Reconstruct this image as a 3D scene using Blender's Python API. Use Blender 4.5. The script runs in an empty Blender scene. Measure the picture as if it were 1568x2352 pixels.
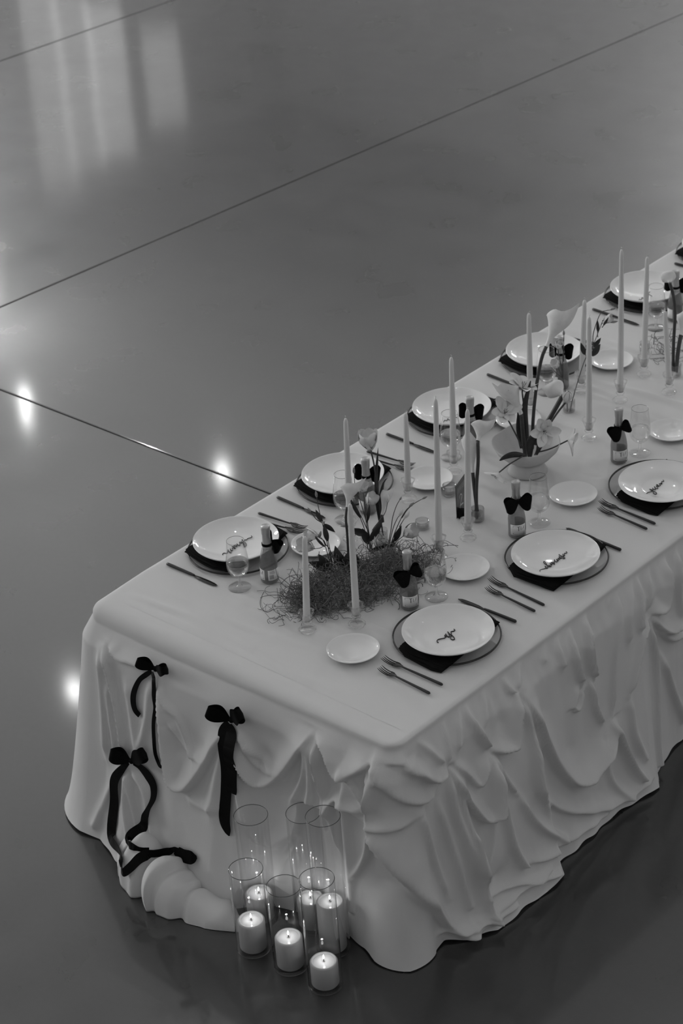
import bpy, math, random
import numpy as np
from mathutils import Vector, Matrix
S = bpy.context.scene
COL = S.collection
# ---------------------------------------------------------------- camera
CAM_LOC = (4.213746, -3.934889, 4.657421)
CAM_YAW, CAM_PITCH, CAM_ROLL = 0.757786, 0.530524, -0.071710
def cam_axes(yaw, pitch, roll):
    fw = np.array([-math.sin(yaw)*math.cos(pitch), math.cos(yaw)*math.cos(pitch), -math.sin(pitch)])
    r0 = np.array([math.cos(yaw), math.sin(yaw), 0.]); u0 = np.cross(r0, fw)
    r = math.cos(roll)*r0 + math.sin(roll)*u0; u = -math.sin(roll)*r0 + math.cos(roll)*u0
    return r, u, -fw
cr, cu, cb = cam_axes(CAM_YAW, CAM_PITCH, CAM_ROLL)
cam = bpy.data.cameras.new('camera'); cam_o = bpy.data.objects.new('camera', cam); COL.objects.link(cam_o)
cam_o.matrix_world = Matrix(((cr[0], cu[0], cb[0], CAM_LOC[0]), (cr[1], cu[1], cb[1], CAM_LOC[1]), (cr[2], cu[2], cb[2], CAM_LOC[2]), (0, 0, 0, 1)))
cam.sensor_fit = 'VERTICAL'; cam.sensor_height = 24.0; cam.lens = 24.0*5319.160199/2352.0
cam.clip_end = 200
cam.dof.use_dof = True; cam.dof.focus_distance = 6.75; cam.dof.aperture_fstop = 4.0
S.camera = cam_o
# ---------------------------------------------------------------- world, lights, exposure
S.view_settings.view_transform = 'Standard'; S.view_settings.look = 'None'
S.view_settings.gamma = 1.0; S.view_settings.use_curve_mapping = False
S.view_settings.exposure = -0.40
S.cycles.transparent_max_bounces = 32
W = bpy.data.worlds.new('world'); S.world = W; W.use_nodes = True
W.node_tree.nodes['Background'].inputs[0].default_value = (1, 1, 1, 1)
W.node_tree.nodes['Background'].inputs[1].default_value = 0.05
def area(name, loc, target, sx, sy, power):
    l = bpy.data.lights.new(name, 'AREA'); l.shape = 'RECTANGLE'; l.size = sx; l.size_y = sy; l.energy = power
    o = bpy.data.objects.new(name, l); COL.objects.link(o); o.location = loc
    o.rotation_euler = (Vector(target)-Vector(loc)).to_track_quat('-Z', 'Y').to_euler(); return o
def bulb(loc, power, rad=.07):
    l = bpy.data.lights.new('ceiling_and_fill_bulb', 'POINT'); l.energy = power; l.shadow_soft_size = rad
    o = bpy.data.objects.new('ceiling_and_fill_bulb', l); COL.objects.link(o); o.location = loc
# bulbs of the hall's ceiling, then fill bulbs added near its walls
for loc, e, r in (((-12.37, 9.08, 6), 7, .05), ((-12.1, 8.85, 6), 4, .045), ((-9.67, 9.17, 6), 8, .06), ((-8.17, 5.84, 6), 8, .06)):
    bulb(loc, e, r)
for loc in ((-5.2, 8.6, 6.4), (-4.8, 4.6, 6.4), (-.6, 9.2, 6.4), (-1.2, 5.0, 6.4), (-4.6, .6, 6.4), (-1.0, 1.2, 6.4), (3.2, 8.8, 6.4), (2.8, 5.2, 6.4), (-4.9, 12.5, 6.4), (-.4, 13.2, 6.4), (-7.8, 1.4, 6.4), (-8.2, 12.8, 6.4), (3.4, 12.6, 6.4), (-5.0, -3.2, 6.4), (-1.0, -3.4, 6.4), (3.0, 1.4, 6.4), (-8.6, -2.4, 6.4)):
    bulb(loc, 28, .02)
for loc in ((-9.0, 16.6, 6.4), (-4.5, 16.6, 6.4), (.5, 16.6, 6.4), (5.5, 16.0, 6.4), (-16.0, 11.5, 6.4), (-16.0, 6.5, 6.4), (-14.5, 2.0, 6.4), (7.0, 6.0, 6.4), (6.8, 11.0, 6.4), (6.8, 1.0, 6.4), (6.5, -4.0, 6.4)):
    bulb(loc, 125 if loc[0] < -8 or (loc[1] > 15 and loc[0] < 0) else 42, .03)  # added to brighten the walls and what the floor reflects of them
# daylight through the windows of the left wall and of the wall beyond the table, plus added fill
area('added_ceiling_fill', (-11.5, 9.5, 5.2), (-11.5, 9.5, 9), 7, 7, 150)  # upward fill, added so the floor mirrors a brighter ceiling
area('window_and_fill_light', (-15, -6, 4.2), (0, 0, .6), 7, 3, 700)  # front-left fill, added to lighten the near end of the cloth
area('window_and_fill_light', (-7.2, 18.7, 5.7), (-.4, 1, .8), 2.6, 1.6, 260)
area('window_and_fill_light', (-13.5, 3.0, 4.6), (0, 1, .7), 1.2, 2.6, 420)
for i, (dx, h, e) in enumerate(((-.42, 2.6, 3.0), (-.05, 2.2, 2.6), (.34, 1.9, 3.2), (1.0, 1.2, 1.6))):
    area('window_slit_light', (-16.6+dx*.72, 14.0+dx*.69, 5.0), (0, 0, 0), .46, h, e*.9)
# ---------------------------------------------------------------- helpers
rnd = random.Random(7)
def tag(o, label=None, cat=None, group=None, kind=None):
    if label: o['label'] = label
    if cat: o['category'] = cat
    if group: o['group'] = group
    if kind: o['kind'] = kind
    return o
def thing(name, label, cat, loc=(0, 0, 0), rz=0.0, group=None):
    o = bpy.data.objects.new(name, None); COL.objects.link(o); o.location = loc; o.rotation_euler = (0, 0, rz)
    o.empty_display_size = .02
    return tag(o, label, cat, group)
class MB:
    def __init__(s): s.v = []; s.f = []; s.n = 0
    def add(s, V, F):
        V = [tuple(map(float, a)) for a in V]
        s.v += V; s.f += [tuple(i+s.n for i in f) for f in F]; s.n += len(V); return s
    def build(s, name, mat, parent=None, smooth=True, loc=None):
        me = bpy.data.meshes.new(name); me.from_pydata(s.v, [], s.f); me.update()
        if smooth: me.polygons.foreach_set('use_smooth', [True]*len(me.polygons))
        if mat: me.materials.append(mat)
        o = bpy.data.objects.new(name, me); COL.objects.link(o)
        if parent is not None: o.parent = parent
        if loc is not None: o.location = loc
        return o
def lathe(prof, n=32, cx=0, cy=0, cz=0, wob=None):
    V = []; F = []; rings = []
    for r, z in prof:
        if r < 1e-6: rings.append([len(V)]); V.append((cx, cy, cz+z))
        else:
            rings.append(list(range(len(V), len(V)+n)))
            for k in range(n):
                a = 2*math.pi*k/n; rr = r*(wob(a, z) if wob else 1)
                V.append((cx+rr*math.cos(a), cy+rr*math.sin(a), cz+z))
    for A, Bq in zip(rings[:-1], rings[1:]):
        if len(A) == 1 and len(Bq) == 1: continue
        for k in range(n):
            j = (k+1) % n
            if len(A) == 1: F.append((A[0], Bq[j], Bq[k]))
            elif len(Bq) == 1: F.append((A[k], A[j], Bq[0]))
            else: F.append((A[k], A[j], Bq[j], Bq[k]))
    return V, F
def smooth_path(P, n):
    """Catmull-Rom resample of a polyline"""
    P = np.array(P, float)
    if len(P) == 2: return P[0]+(P[1]-P[0])*np.linspace(0, 1, n)[:, None]
    Q = np.vstack([2*P[0]-P[1], P, 2*P[-1]-P[-2]])
    d = np.r_[0, np.cumsum(np.linalg.norm(np.diff(P[:, :3], axis=0), axis=1)+1e-9)]
    t = np.linspace(0, d[-1], n); out = []
    for x in t:
        i = min(max(int(np.searchsorted(d, x, side='right'))-1, 0), len(P)-2); u = (x-d[i])/(d[i+1]-d[i])
        a, b, c, e = Q[i], Q[i+1], Q[i+2], Q[i+3]
        out.append(.5*(2*b+(c-a)*u+(2*a-5*b+4*c-e)*u*u+(3*b-a-3*c+e)*u**3))
    return np.array(out)
def frames(P):
    T = np.gradient(P, axis=0); T /= np.linalg.norm(T, axis=1)[:, None]+1e-12
    a = np.array([0, 0, 1.]) if abs(T[0][2]) < .9 else np.array([1., 0, 0])
    N = [np.cross(T[0], a)]; N[0] /= np.linalg.norm(N[0])
    for t in T[1:]:
        q = N[-1]-t*(N[-1]@t); N.append(q/(np.linalg.norm(q)+1e-12))
    N = np.array(N); return T, N, np.cross(T, N)
def tube(P, R, n=8, caps=True):
    P = np.array(P, float); m = len(P); R = np.broadcast_to(R, (m,))
    T, N, Bn = frames(P); V = []; F = []
    for i in range(m):
        for k in range(n):
            a = 2*math.pi*k/n; V.append(P[i]+R[i]*(math.cos(a)*N[i]+math.sin(a)*Bn[i]))
    for i in range(m-1):
        for k in range(n):
            j = (k+1) % n; F.append((i*n+k, i*n+j, (i+1)*n+j, (i+1)*n+k))
    if caps: F.append(tuple(range(n))[::-1]); F.append(tuple((m-1)*n+k for k in range(n)))
    return V, F
def grid(G, closed=False):
    """G: array (m,n,3)"""
    m, n = G.shape[:2]; V = G.reshape(-1, 3); F = []
    for i in range(m-1):
        for k in range(n-1 if not closed else n):
            j = (k+1) % n; F.append((i*n+k, i*n+j, (i+1)*n+j, (i+1)*n+k))
    return V, F
def ribbon(P, Wd, Nr, th=.0012):
    """flat band along P, width per point Wd, facing Nr; has thickness"""
    P = np.array(P, float); T = np.gradient(P, axis=0); T /= np.linalg.norm(T, axis=1)[:, None]+1e-12
    Nr = np.broadcast_to(np.array(Nr, float), P.shape)
    Sd = np.cross(T, Nr); Sd /= np.linalg.norm(Sd, axis=1)[:, None]+1e-12
    Nn = np.cross(Sd, T); Wd = np.broadcast_to(Wd, (len(P),))[:, None]
    L = P-Sd*Wd/2; Rr = P+Sd*Wd/2; up = Nn*th
    G = np.stack([L+up, P+up, Rr+up, Rr-up, P-up, L-up], 1)
    V, F = grid(G, closed=True)
    m = len(P); F.append(tuple(range(6))); F.append(tuple((m-1)*6+q for q in range(6))[::-1])
    return V, F
def box(x0, x1, y0, y1, z0, z1, b=0.0):
    if b <= 0:
        V = [(x, y, z) for z in (z0, z1) for x, y in ((x0, y0), (x1, y0), (x1, y1), (x0, y1))]
        return V, [(3, 2, 1, 0), (4, 5, 6, 7), (0, 1, 5, 4), (1, 2, 6, 5), (2, 3, 7, 6), (3, 0, 4, 7)]
    def ring(i, z): return [(x0+i, y0, z), (x1-i, y0, z), (x1, y0+i, z), (x1, y1-i, z), (x1-i, y1, z), (x0+i, y1, z), (x0, y1-i, z), (x0, y0+i, z)]
    def inset(z): return [(x0+b, y0+b*.4, z), (x1-b, y0+b*.4, z), (x1-b*.4, y0+b, z), (x1-b*.4, y1-b, z), (x1-b, y1-b*.4, z), (x0+b, y1-b*.4, z), (x0+b*.4, y1-b, z), (x0+b*.4, y0+b, z)]
    V = inset(z0)+ring(b, z0+b)+ring(b, z1-b)+inset(z1); F = [tuple(range(8))[::-1], tuple(range(24, 32))]
    for r in range(3):
        for k in range(8): F.append((r*8+k, r*8+(k+1) % 8, r*8+8+(k+1) % 8, r*8+8+k))
    return V, F
def dup(root, loc, rz, label, group=None):
    r = root.copy(); COL.objects.link(r); r.location = loc; r.rotation_euler = (0, 0, rz); r['label'] = label
    if group: r['group'] = group
    for ch in list(root.children):
        c = ch.copy(); COL.objects.link(c); c.parent = r
        for g in list(ch.children):
            d = g.copy(); COL.objects.link(d); d.parent = c
    return r
# ---------------------------------------------------------------- materials
def nodes(name):
    m = bpy.data.materials.new(name); m.use_nodes = True; nt = m.node_tree
    return m, nt, nt.nodes['Principled BSDF'], nt.nodes['Material Output']
def g(v): return (v, v, v, 1)
def plain(name, v, rough=.5, spec=.5, coat=0, sheen=0, noise=0, nscale=40, bump=0, bscale=300, metal=0, sub=0, emit=0):
    m, nt, b, out = nodes(name); L = nt.links
    b.inputs['Base Color'].default_value = g(v); b.inputs['Roughness'].default_value = rough
    b.inputs['Specular IOR Level'].default_value = spec; b.inputs['Coat Weight'].default_value = coat
    b.inputs['Sheen Weight'].default_value = sheen; b.inputs['Metallic'].default_value = metal
    if coat: b.inputs['Coat Roughness'].default_value = .03
    if sub:
        b.inputs['Subsurface Weight'].default_value = sub; b.inputs['Subsurface Radius'].default_value = (.02, .02, .02); b.inputs['Subsurface Scale'].default_value = 1.0
    if emit: b.inputs['Emission Color'].default_value = g(1); b.inputs['Emission Strength'].default_value = emit
    tc = nt.nodes.new('ShaderNodeTexCoord')
    if noise:
        n = nt.nodes.new('ShaderNodeTexNoise'); n.inputs['Scale'].default_value = nscale; n.inputs['Detail'].default_value = 4
        mr = nt.nodes.new('ShaderNodeMapRange'); mr.inputs[3].default_value = v*(1-noise); mr.inputs[4].default_value = v*(1+noise)
        mr.inputs[1].default_value = .3; mr.inputs[2].default_value = .7
        L.new(tc.outputs['Object'], n.inputs['Vector']); L.new(n.outputs['Fac'], mr.inputs[0]); L.new(mr.outputs[0], b.inputs['Base Color'])
    if bump:
        n = nt.nodes.new('ShaderNodeTexNoise'); n.inputs['Scale'].default_value = bscale; n.inputs['Detail'].default_value = 3
        bp = nt.nodes.new('ShaderNodeBump'); bp.inputs['Strength'].default_value = bump; bp.inputs['Distance'].default_value = .002
        L.new(tc.outputs['Object'], n.inputs['Vector']); L.new(n.outputs['Fac'], bp.inputs['Height']); L.new(bp.outputs[0], b.inputs['Normal'])
    return m
def thin_glass(name, tint=.97, strength=1.0, rough=.01, dens=0.0, dv=.4):
    """thin-walled clear glass: see-through with Fresnel reflection; dens adds a milky body"""
    m, nt, b, out = nodes(name); L = nt.links; nt.nodes.remove(b)
    tr = nt.nodes.new('ShaderNodeBsdfTransparent'); tr.inputs[0].default_value = g(tint)
    gl = nt.nodes.new('ShaderNodeBsdfGlossy'); gl.inputs['Roughness'].default_value = rough
    fr = nt.nodes.new('ShaderNodeLayerWeight'); fr.inputs[0].default_value = .5
    pw = nt.nodes.new('ShaderNodeMath'); pw.operation = 'POWER'; pw.inputs[1].default_value = 4.0; L.new(fr.outputs['Facing'], pw.inputs[0])
    mu = nt.nodes.new('ShaderNodeMath'); mu.operation = 'MULTIPLY_ADD'; mu.inputs[1].default_value = .75*strength; mu.inputs[2].default_value = .05*strength; mu.use_clamp = True
    mx = nt.nodes.new('ShaderNodeMixShader'); L.new(pw.outputs[0], mu.inputs[0]); L.new(mu.outputs[0], mx.inputs[0])
    if dens:
        df = nt.nodes.new('ShaderNodeBsdfDiffuse'); df.inputs[0].default_value = g(dv)
        m2 = nt.nodes.new('ShaderNodeMixShader'); m2.inputs[0].default_value = dens
        L.new(tr.outputs[0], m2.inputs[1]); L.new(df.outputs[0], m2.inputs[2]); L.new(m2.outputs[0], mx.inputs[1])
    else: L.new(tr.outputs[0], mx.inputs[1])
    L.new(gl.outputs[0], mx.inputs[2]); L.new(mx.outputs[0], out.inputs[0]); return m
def crystal(name, mixf=.5, ior=1.3, rough=0.0):
    """pressed glass / water: part refracting, part straight see-through"""
    m, nt, b, out = nodes(name); L = nt.links; nt.nodes.remove(b)
    tr = nt.nodes.new('ShaderNodeBsdfTransparent'); gl = nt.nodes.new('ShaderNodeBsdfGlass')
    gl.inputs['IOR'].default_value = ior; gl.inputs['Roughness'].default_value = rough
    mx = nt.nodes.new('ShaderNodeMixShader'); mx.inputs[0].default_value = mixf
    L.new(tr.outputs[0], mx.inputs[1]); L.new(gl.outputs[0], mx.inputs[2]); L.new(mx.outputs[0], out.inputs[0]); return m
def floor_mat():
    m, nt, b, out = nodes('polished_concrete'); L = nt.links; N = nt.nodes.new
    tc = N('ShaderNodeTexCoord')
    def noise(scale, det, vec=None, dist=0.0):
        n = N('ShaderNodeTexNoise'); n.inputs['Scale'].default_value = scale; n.inputs['Detail'].default_value = det; n.inputs['Distortion'].default_value = dist
        L.new(vec or tc.outputs['Object'], n.inputs['Vector']); return n
    mp = N('ShaderNodeMapping'); mp.inputs['Rotation'].default_value = (0, 0, math.radians(40)); mp.inputs['Scale'].default_value = (.35, 1.6, 1)
    L.new(tc.outputs['Object'], mp.inputs['Vector'])
    a = noise(1.1, 6, mp.outputs[0], .4); c = noise(3.5, 5); f = noise(45, 2)
    m1 = N('ShaderNodeMix'); m1.data_type = 'FLOAT'; m1.inputs[0].default_value = .4; L.new(a.outputs['Fac'], m1.inputs[2]); L.new(c.outputs['Fac'], m1.inputs[3])
    m2 = N('ShaderNodeMix'); m2.data_type = 'FLOAT'; m2.inputs[0].default_value = .16; L.new(m1.outputs[0], m2.inputs[2]); L.new(f.outputs['Fac'], m2.inputs[3])
    mr = N('ShaderNodeMapRange'); mr.inputs[1].default_value = .1; mr.inputs[2].default_value = .9; mr.inputs[3].default_value = .014; mr.inputs[4].default_value = .050
    L.new(m2.outputs[0], mr.inputs[0]); L.new(mr.outputs[0], b.inputs['Base Color'])
    r = N('ShaderNodeMapRange'); r.inputs[1].default_value = .1; r.inputs[2].default_value = .9; r.inputs[3].default_value = .20; r.inputs[4].default_value = .42
    L.new(c.outputs['Fac'], r.inputs[0]); L.new(r.outputs[0], b.inputs['Roughness'])
    b.inputs['Specular IOR Level'].default_value = .62
    b.inputs['Coat Weight'].default_value = 1.0; b.inputs['Coat IOR'].default_value = 1.55; b.inputs['Coat Roughness'].default_value = .075
    bw = noise(1.2, 0); bp = N('ShaderNodeBump'); bp.inputs['Strength'].default_value = .06; bp.inputs['Distance'].default_value = .02
    L.new(bw.outputs['Fac'], bp.inputs['Height']); L.new(bp.outputs[0], b.inputs['Coat Normal'])
    return m
def cloth_mat(name='white_cloth', v=.60):
    m, nt, b, out = nodes(name); L = nt.links; N = nt.nodes.new
    b.inputs['Base Color'].default_value = g(v); b.inputs['Roughness'].default_value = .95; b.inputs['Specular IOR Level'].default_value = .1
    b.inputs['Sheen Weight'].default_value = .12
    tc = N('ShaderNodeTexCoord'); n = N('ShaderNodeTexNoise'); n.inputs['Scale'].default_value = 500; n.inputs['Detail'].default_value = 2
    bp = N('ShaderNodeBump'); bp.inputs['Strength'].default_value = .25; bp.inputs['Distance'].default_value = .001
    L.new(tc.outputs['Object'], n.inputs['Vector']); L.new(n.outputs['Fac'], bp.inputs['Height']); L.new(bp.outputs[0], b.inputs['Normal'])
    return m
M = dict(
    wall=plain('painted_hall_wall', .72, .8, .2, noise=.08, nscale=2), ceiling=plain('pale_ceiling', .80, .85, .2),
    floor=floor_mat(), joint=plain('dark_joint_filler', .02, .9), cloth=cloth_mat(), timber=plain('table_timber', .2, .6, noise=.3, nscale=12),
    china=plain('white_glazed_china', .76, .03, .5), black=plain('matt_black_cutlery', .012, .32, .5), linen=plain('black_linen', .007, .9, .1, bump=.4, bscale=700),
    satin=plain('black_satin_ribbon', .004, .5, .06), acrylic=plain('black_acrylic', .02, .25, .5), nameplate=plain('black_acrylic_lettering', .006, .35, .3),
    rim=plain('black_rim', .01, .25, .5), wax=plain('ivory_wax', .60, .5, .4, sub=.25), pillar=plain('pillar_wax', .42, .5, .4, sub=.35), wick=plain('charred_wick', .02, .9), wickpale=plain('white_wick', .5, .8),
    pool=plain('melted_wax', .60, .08, .5, sub=.4), flame=plain('candle_flame', 1, .5, emit=8),
    glass=thin_glass('clear_glass', .97, 1.35), charger=thin_glass('clear_charger_glass', .93, 1.0, .02, .10, .5), bottle=thin_glass('pressed_bottle_glass', .86, .9, .08, .50, .20),
    glassrim=thin_glass('thick_glass_rim', .38, 2.2), crystal=crystal('pressed_crystal', .45, 1.28), water=crystal('water', .55, 1.33), ribbed=thin_glass('ribbed_glass', .90, 1.3, .04, .05, .5),
    foil=plain('champagne_foil', .42, .38, .6, metal=.55, bump=.5, bscale=160), paper=plain('cream_label_paper', .80, .7), ink=plain('dark_label_ink', .05, .6), greyink=plain('grey_label_print', .24, .6),
    petal=plain('white_petal', .74, .55, .3, sub=.12, noise=.05, nscale=60), bud=plain('grey_green_bud', .24, .5, .4, noise=.35, nscale=120), stem=plain('green_stem', .045, .4, .5, noise=.2, nscale=80), leaf=plain('dark_leaf', .022, .38, .5, noise=.35, nscale=90),
    stamen=plain('stamen', .14, .7), moss=plain('dry_grey_moss', .15, .8, .2, noise=.35, nscale=30), bowl=plain('matt_stoneware', .50, .75, .2, noise=.04, nscale=20, bump=.2, bscale=120), whitepaint=plain('white_print', .5, .6),
)
# ---------------------------------------------------------------- measured positions (metres)
RIDGES = [(0.022,0.045,1,[[4.895,0.649],[4.933,0.546],[4.955,0.438],[4.988,0.355],[5.03,0.34],[5.065,0.363],[5.113,0.44],[5.16,0.538],[5.193,0.604]]),(0.012,0.018,0,[[4.901,0.654],[4.942,0.601],[4.995,0.57],[5.037,0.506],[5.08,0.439]]),(0.022,0.045,1,[[5.207,0.603],[5.245,0.525],[5.283,0.464],[5.322,0.448],[5.381,0.49],[5.452,0.588],[5.504,0.681],[5.518,0.725]]),(0.012,0.016,0,[[5.236,0.613],[5.289,0.559],[5.362,0.514]]),(0.022,0.045,1,[[5.525,0.725],[5.587,0.675],[5.624,0.62],[5.663,0.627],[5.724,0.68],[5.757,0.721]]),(0.014,0.028,0,[[4.652,0.685],[4.7,0.574],[4.743,0.472],[4.782,0.338]]),(0.014,0.022,1,[[4.662,0.696],[4.717,0.666],[4.797,0.674],[4.856,0.664]]),(0.02,0.025,0,[[4.636,0.67],[4.655,0.557],[4.669,0.44],[4.678,0.29]]),(0.016,0.014,0,[[4.757,0.597],[4.798,0.496],[4.832,0.376]]),(0.016,0.022,0,[[4.802,0.323],[4.875,0.274],[4.918,0.188],[4.95,0.099]]),(0.018,0.022,0,[[4.794,0.317],[4.804,0.187],[4.849,0.059]]),(0.02,0.02,0,[[4.78,0.313],[4.72,0.219],[4.671,0.117],[4.646,0.049]]),(0.016,0.014,0,[[4.863,0.637],[4.862,0.52],[4.838,0.393],[4.805,0.343]]),(0.016,0.022,0,[[5.524,0.704],[5.508,0.517],[5.447,0.185]]),(0.018,0.022,0,[[5.537,0.702],[5.567,0.496],[5.621,0.305]]),(0.02,0.03,1,[[5.282,0.305],[5.306,0.246],[5.355,0.238],[5.406,0.285],[5.464,0.341],[5.508,0.422]]),(0.02,0.02,0,[[5.457,0.287],[5.412,0.206],[5.375,0.128]]),(0.02,0.016,0,[[5.194,0.598],[5.168,0.432],[5.157,0.282]]),(0.016,0.018,0,[[5.206,0.576],[5.266,0.359],[5.282,0.3]]),(0.022,0.028,1,[[5.64,0.593],[5.674,0.516],[5.757,0.496],[5.827,0.521]]),(0.018,0.028,0,[[5.648,0.581],[5.647,0.424],[5.66,0.27],[5.644,0.13]]),(0.02,0.012,0,[[5.052,0.314],[5.125,0.313],[5.177,0.334]]),(0.014,0.032,0,[[5.749,0.749],[5.767,0.673],[5.757,0.582],[5.746,0.538]]),(0.016,0.045,1,[[5.826,0.757],[5.822,0.701],[5.85,0.654],[5.896,0.607],[5.937,0.603],[5.966,0.616]]),(0.016,0.03,1,[[5.756,0.745],[5.789,0.637],[5.833,0.572],[5.874,0.556],[5.918,0.576]]),(0.012,0.022,0,[[5.88,0.757],[5.915,0.692],[5.95,0.636]]),(0.01,0.016,0,[[6.08,0.757],[6.045,0.7],[6.015,0.638]]),(0.01,0.018,0,[[6.012,0.757],[5.999,0.734],[5.968,0.627]]),(0.012,0.034,0,[[6.1,0.757],[6.097,0.686],[6.139,0.583]]),(0.01,0.016,0,[[6.192,0.757],[6.179,0.725],[6.149,0.661]]),(0.014,0.045,1,[[6.144,0.578],[6.17,0.556],[6.224,0.533],[6.252,0.538],[6.275,0.607],[6.301,0.678]]),(0.016,0.05,1,[[5.972,0.604],[5.998,0.508],[6.038,0.415],[6.07,0.375],[6.102,0.379],[6.121,0.416],[6.14,0.561]]),(0.012,0.028,1,[[5.989,0.612],[6.028,0.555],[6.063,0.498],[6.082,0.498],[6.128,0.565]]),(0.014,0.028,0,[[5.964,0.591],[5.962,0.482],[5.987,0.333],[6.014,0.182]]),(0.014,0.03,0,[[5.981,0.562],[6.004,0.37],[6.018,0.227],[6.03,0.039]]),(0.012,0.024,0,[[6.146,0.559],[6.182,0.459],[6.223,0.378]]),(0.014,0.03,0,[[6.146,0.542],[6.157,0.373],[6.172,0.228],[6.203,0.136]]),(0.014,0.024,0,[[6.137,0.548],[6.11,0.397],[6.063,0.257],[6.027,0.201]]),(0.018,0.055,1,[[5.744,0.528],[5.789,0.377],[5.85,0.174],[5.917,0.041],[5.95,0.019]]),(0.016,0.03,0,[[5.75,0.479],[5.733,0.38],[5.666,0.25]]),(0.016,0.026,0,[[5.74,0.528],[5.664,0.526],[5.605,0.513],[5.566,0.425]]),(0.012,0.02,0,[[5.642,0.649],[5.674,0.608],[5.742,0.541]]),(0.012,0.03,0,[[6.289,0.757],[6.277,0.732],[6.287,0.691]]),(0.008,0.016,0,[[6.368,0.757],[6.312,0.688]]),(0.022,0.055,1,[[6.323,0.667],[6.372,0.526],[6.435,0.357],[6.508,0.244],[6.587,0.214],[6.684,0.243],[6.727,0.28],[6.733,0.35]]),(0.018,0.026,0,[[6.308,0.664],[6.329,0.517],[6.31,0.375],[6.332,0.301]]),(0.012,0.02,0,[[6.553,0.757],[6.532,0.705],[6.527,0.646]]),(0.012,0.03,0,[[6.611,0.757],[6.584,0.68],[6.59,0.601],[6.611,0.551]]),(0.01,0.034,0,[[6.695,0.757],[6.651,0.655],[6.667,0.532]]),(0.01,0.02,1,[[6.595,0.553],[6.556,0.495],[6.575,0.471],[6.604,0.503],[6.607,0.542]]),(0.01,0.026,0,[[6.645,0.538],[6.657,0.439],[6.687,0.358]]),(0.014,0.04,0,[[6.736,0.348],[6.757,0.269],[6.794,0.162],[6.833,0.081]]),(0.008,0.012,0,[[6.837,0.757],[6.798,0.72]]),(0.01,0.022,0,[[6.864,0.757],[6.779,0.558],[6.738,0.363]]),(0.01,0.026,0,[[6.968,0.757],[6.929,0.652],[6.913,0.571]]),(0.008,0.016,0,[[7.032,0.757],[6.974,0.617]]),(0.014,0.04,1,[[7.113,0.746],[7.079,0.608],[7.048,0.583],[6.986,0.604]]),(0.012,0.026,0,[[6.973,0.596],[6.915,0.546],[6.822,0.39]]),(0.012,0.026,0,[[6.979,0.582],[6.997,0.378],[6.981,0.145],[6.98,0.035]]),(0.014,0.036,1,[[6.988,0.59],[7.027,0.53],[7.098,0.476],[7.177,0.461]]),(0.014,0.026,1,[[7.026,0.514],[7.102,0.439],[7.182,0.416]]),(0.014,0.026,0,[[7.038,0.415],[7.112,0.22],[7.17,0.092]]),(0.012,0.018,0,[[6.945,0.757],[6.881,0.669],[6.852,0.559]]),(0.012,0.024,0,[[7.179,0.741],[7.148,0.611],[7.163,0.486]]),(0.01,0.014,0,[[6.49,0.757],[6.455,0.7]]),(0.01,0.02,0,[[6.021,0.123],[6.152,0.092],[6.34,0.027]]),(0.01,0.016,0,[[5.989,0.061],[6.142,0.061],[6.305,0.066]]),(0.012,0.018,0,[[5.865,0.057],[5.975,0.047],[6.133,0.038]]),(0.012,0.02,1,[[6.211,0.131],[6.454,0.057],[6.649,0.037]]),(0.014,0.026,1,[[6.332,0.301],[6.474,0.154],[6.687,0.048],[6.851,0.044]]),(0.014,0.026,0,[[6.23,0.375],[6.291,0.232],[6.435,0.076]]),(0.014,0.022,0,[[6.326,0.503],[6.312,0.358],[6.358,0.223]]),(0.014,0.02,0,[[6.685,0.237],[6.703,0.138],[6.766,0.04]]),(0.014,0.022,0,[[6.825,0.382],[6.83,0.25],[6.871,0.131]]),(0.014,0.022,0,[[5.836,0.549],[5.87,0.369],[5.913,0.166]]),(0.012,0.018,0,[[5.913,0.517],[5.947,0.315],[5.974,0.116]]),(0.012,0.02,0,[[6.01,0.378],[6.01,0.286],[6.018,0.205]]),(0.01,0.018,0,[[5.543,0.697],[5.553,0.537],[5.547,0.375]]),(0.012,0.02,0,[[5.511,0.686],[5.482,0.538],[5.422,0.403]]),(0.012,0.016,1,[[5.259,0.58],[5.314,0.504],[5.382,0.514]]),(0.012,0.014,1,[[4.965,0.544],[5.037,0.469],[5.111,0.461]]),(0.012,0.022,0,[[5.741,0.681],[5.758,0.588],[5.746,0.506]]),(0.01,0.016,0,[[4.805,0.291],[4.84,0.186],[4.895,0.063]]),(0.012,0.016,0,[[4.678,0.566],[4.705,0.425],[4.731,0.316]])]
PINS = [(0.03,0.03,4.862,0.655),(0.03,0.035,5.198,0.614),(0.03,0.03,4.797,0.33),(0.03,0.02,5.519,0.728),(0.03,0.03,5.759,0.723),(0.03,0.04,5.968,0.616),(0.03,0.045,6.139,0.574),(0.03,0.045,5.745,0.533),(0.025,0.03,6.307,0.684),(0.025,0.03,6.735,0.352),(0.025,0.035,6.976,0.607),(0.06,0.05,5.774,0.29),(0.055,0.075,6.11,0.133),(0.05,0.02,6.403,0.548),(0.07,0.03,5.108,0.503),(0.06,0.03,5.333,0.542),(0.04,0.02,5.001,0.456),(0.03,0.025,5.867,0.693),(0.04,0.025,6.025,0.506),(0.07,0.03,6.529,0.35),(0.04,0.02,6.215,0.625),(0.05,0.03,6.851,0.141),(0.06,0.025,5.564,0.494)]
SETR = [(0.407,0.512),(0.407,1.064),(0.407,1.627)]
SETL = [(-0.464,0.51),(-0.464,1.035),(-0.464,1.62),(-0.464,2.16),(-0.464,2.815),(-0.464,3.305)]
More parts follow.
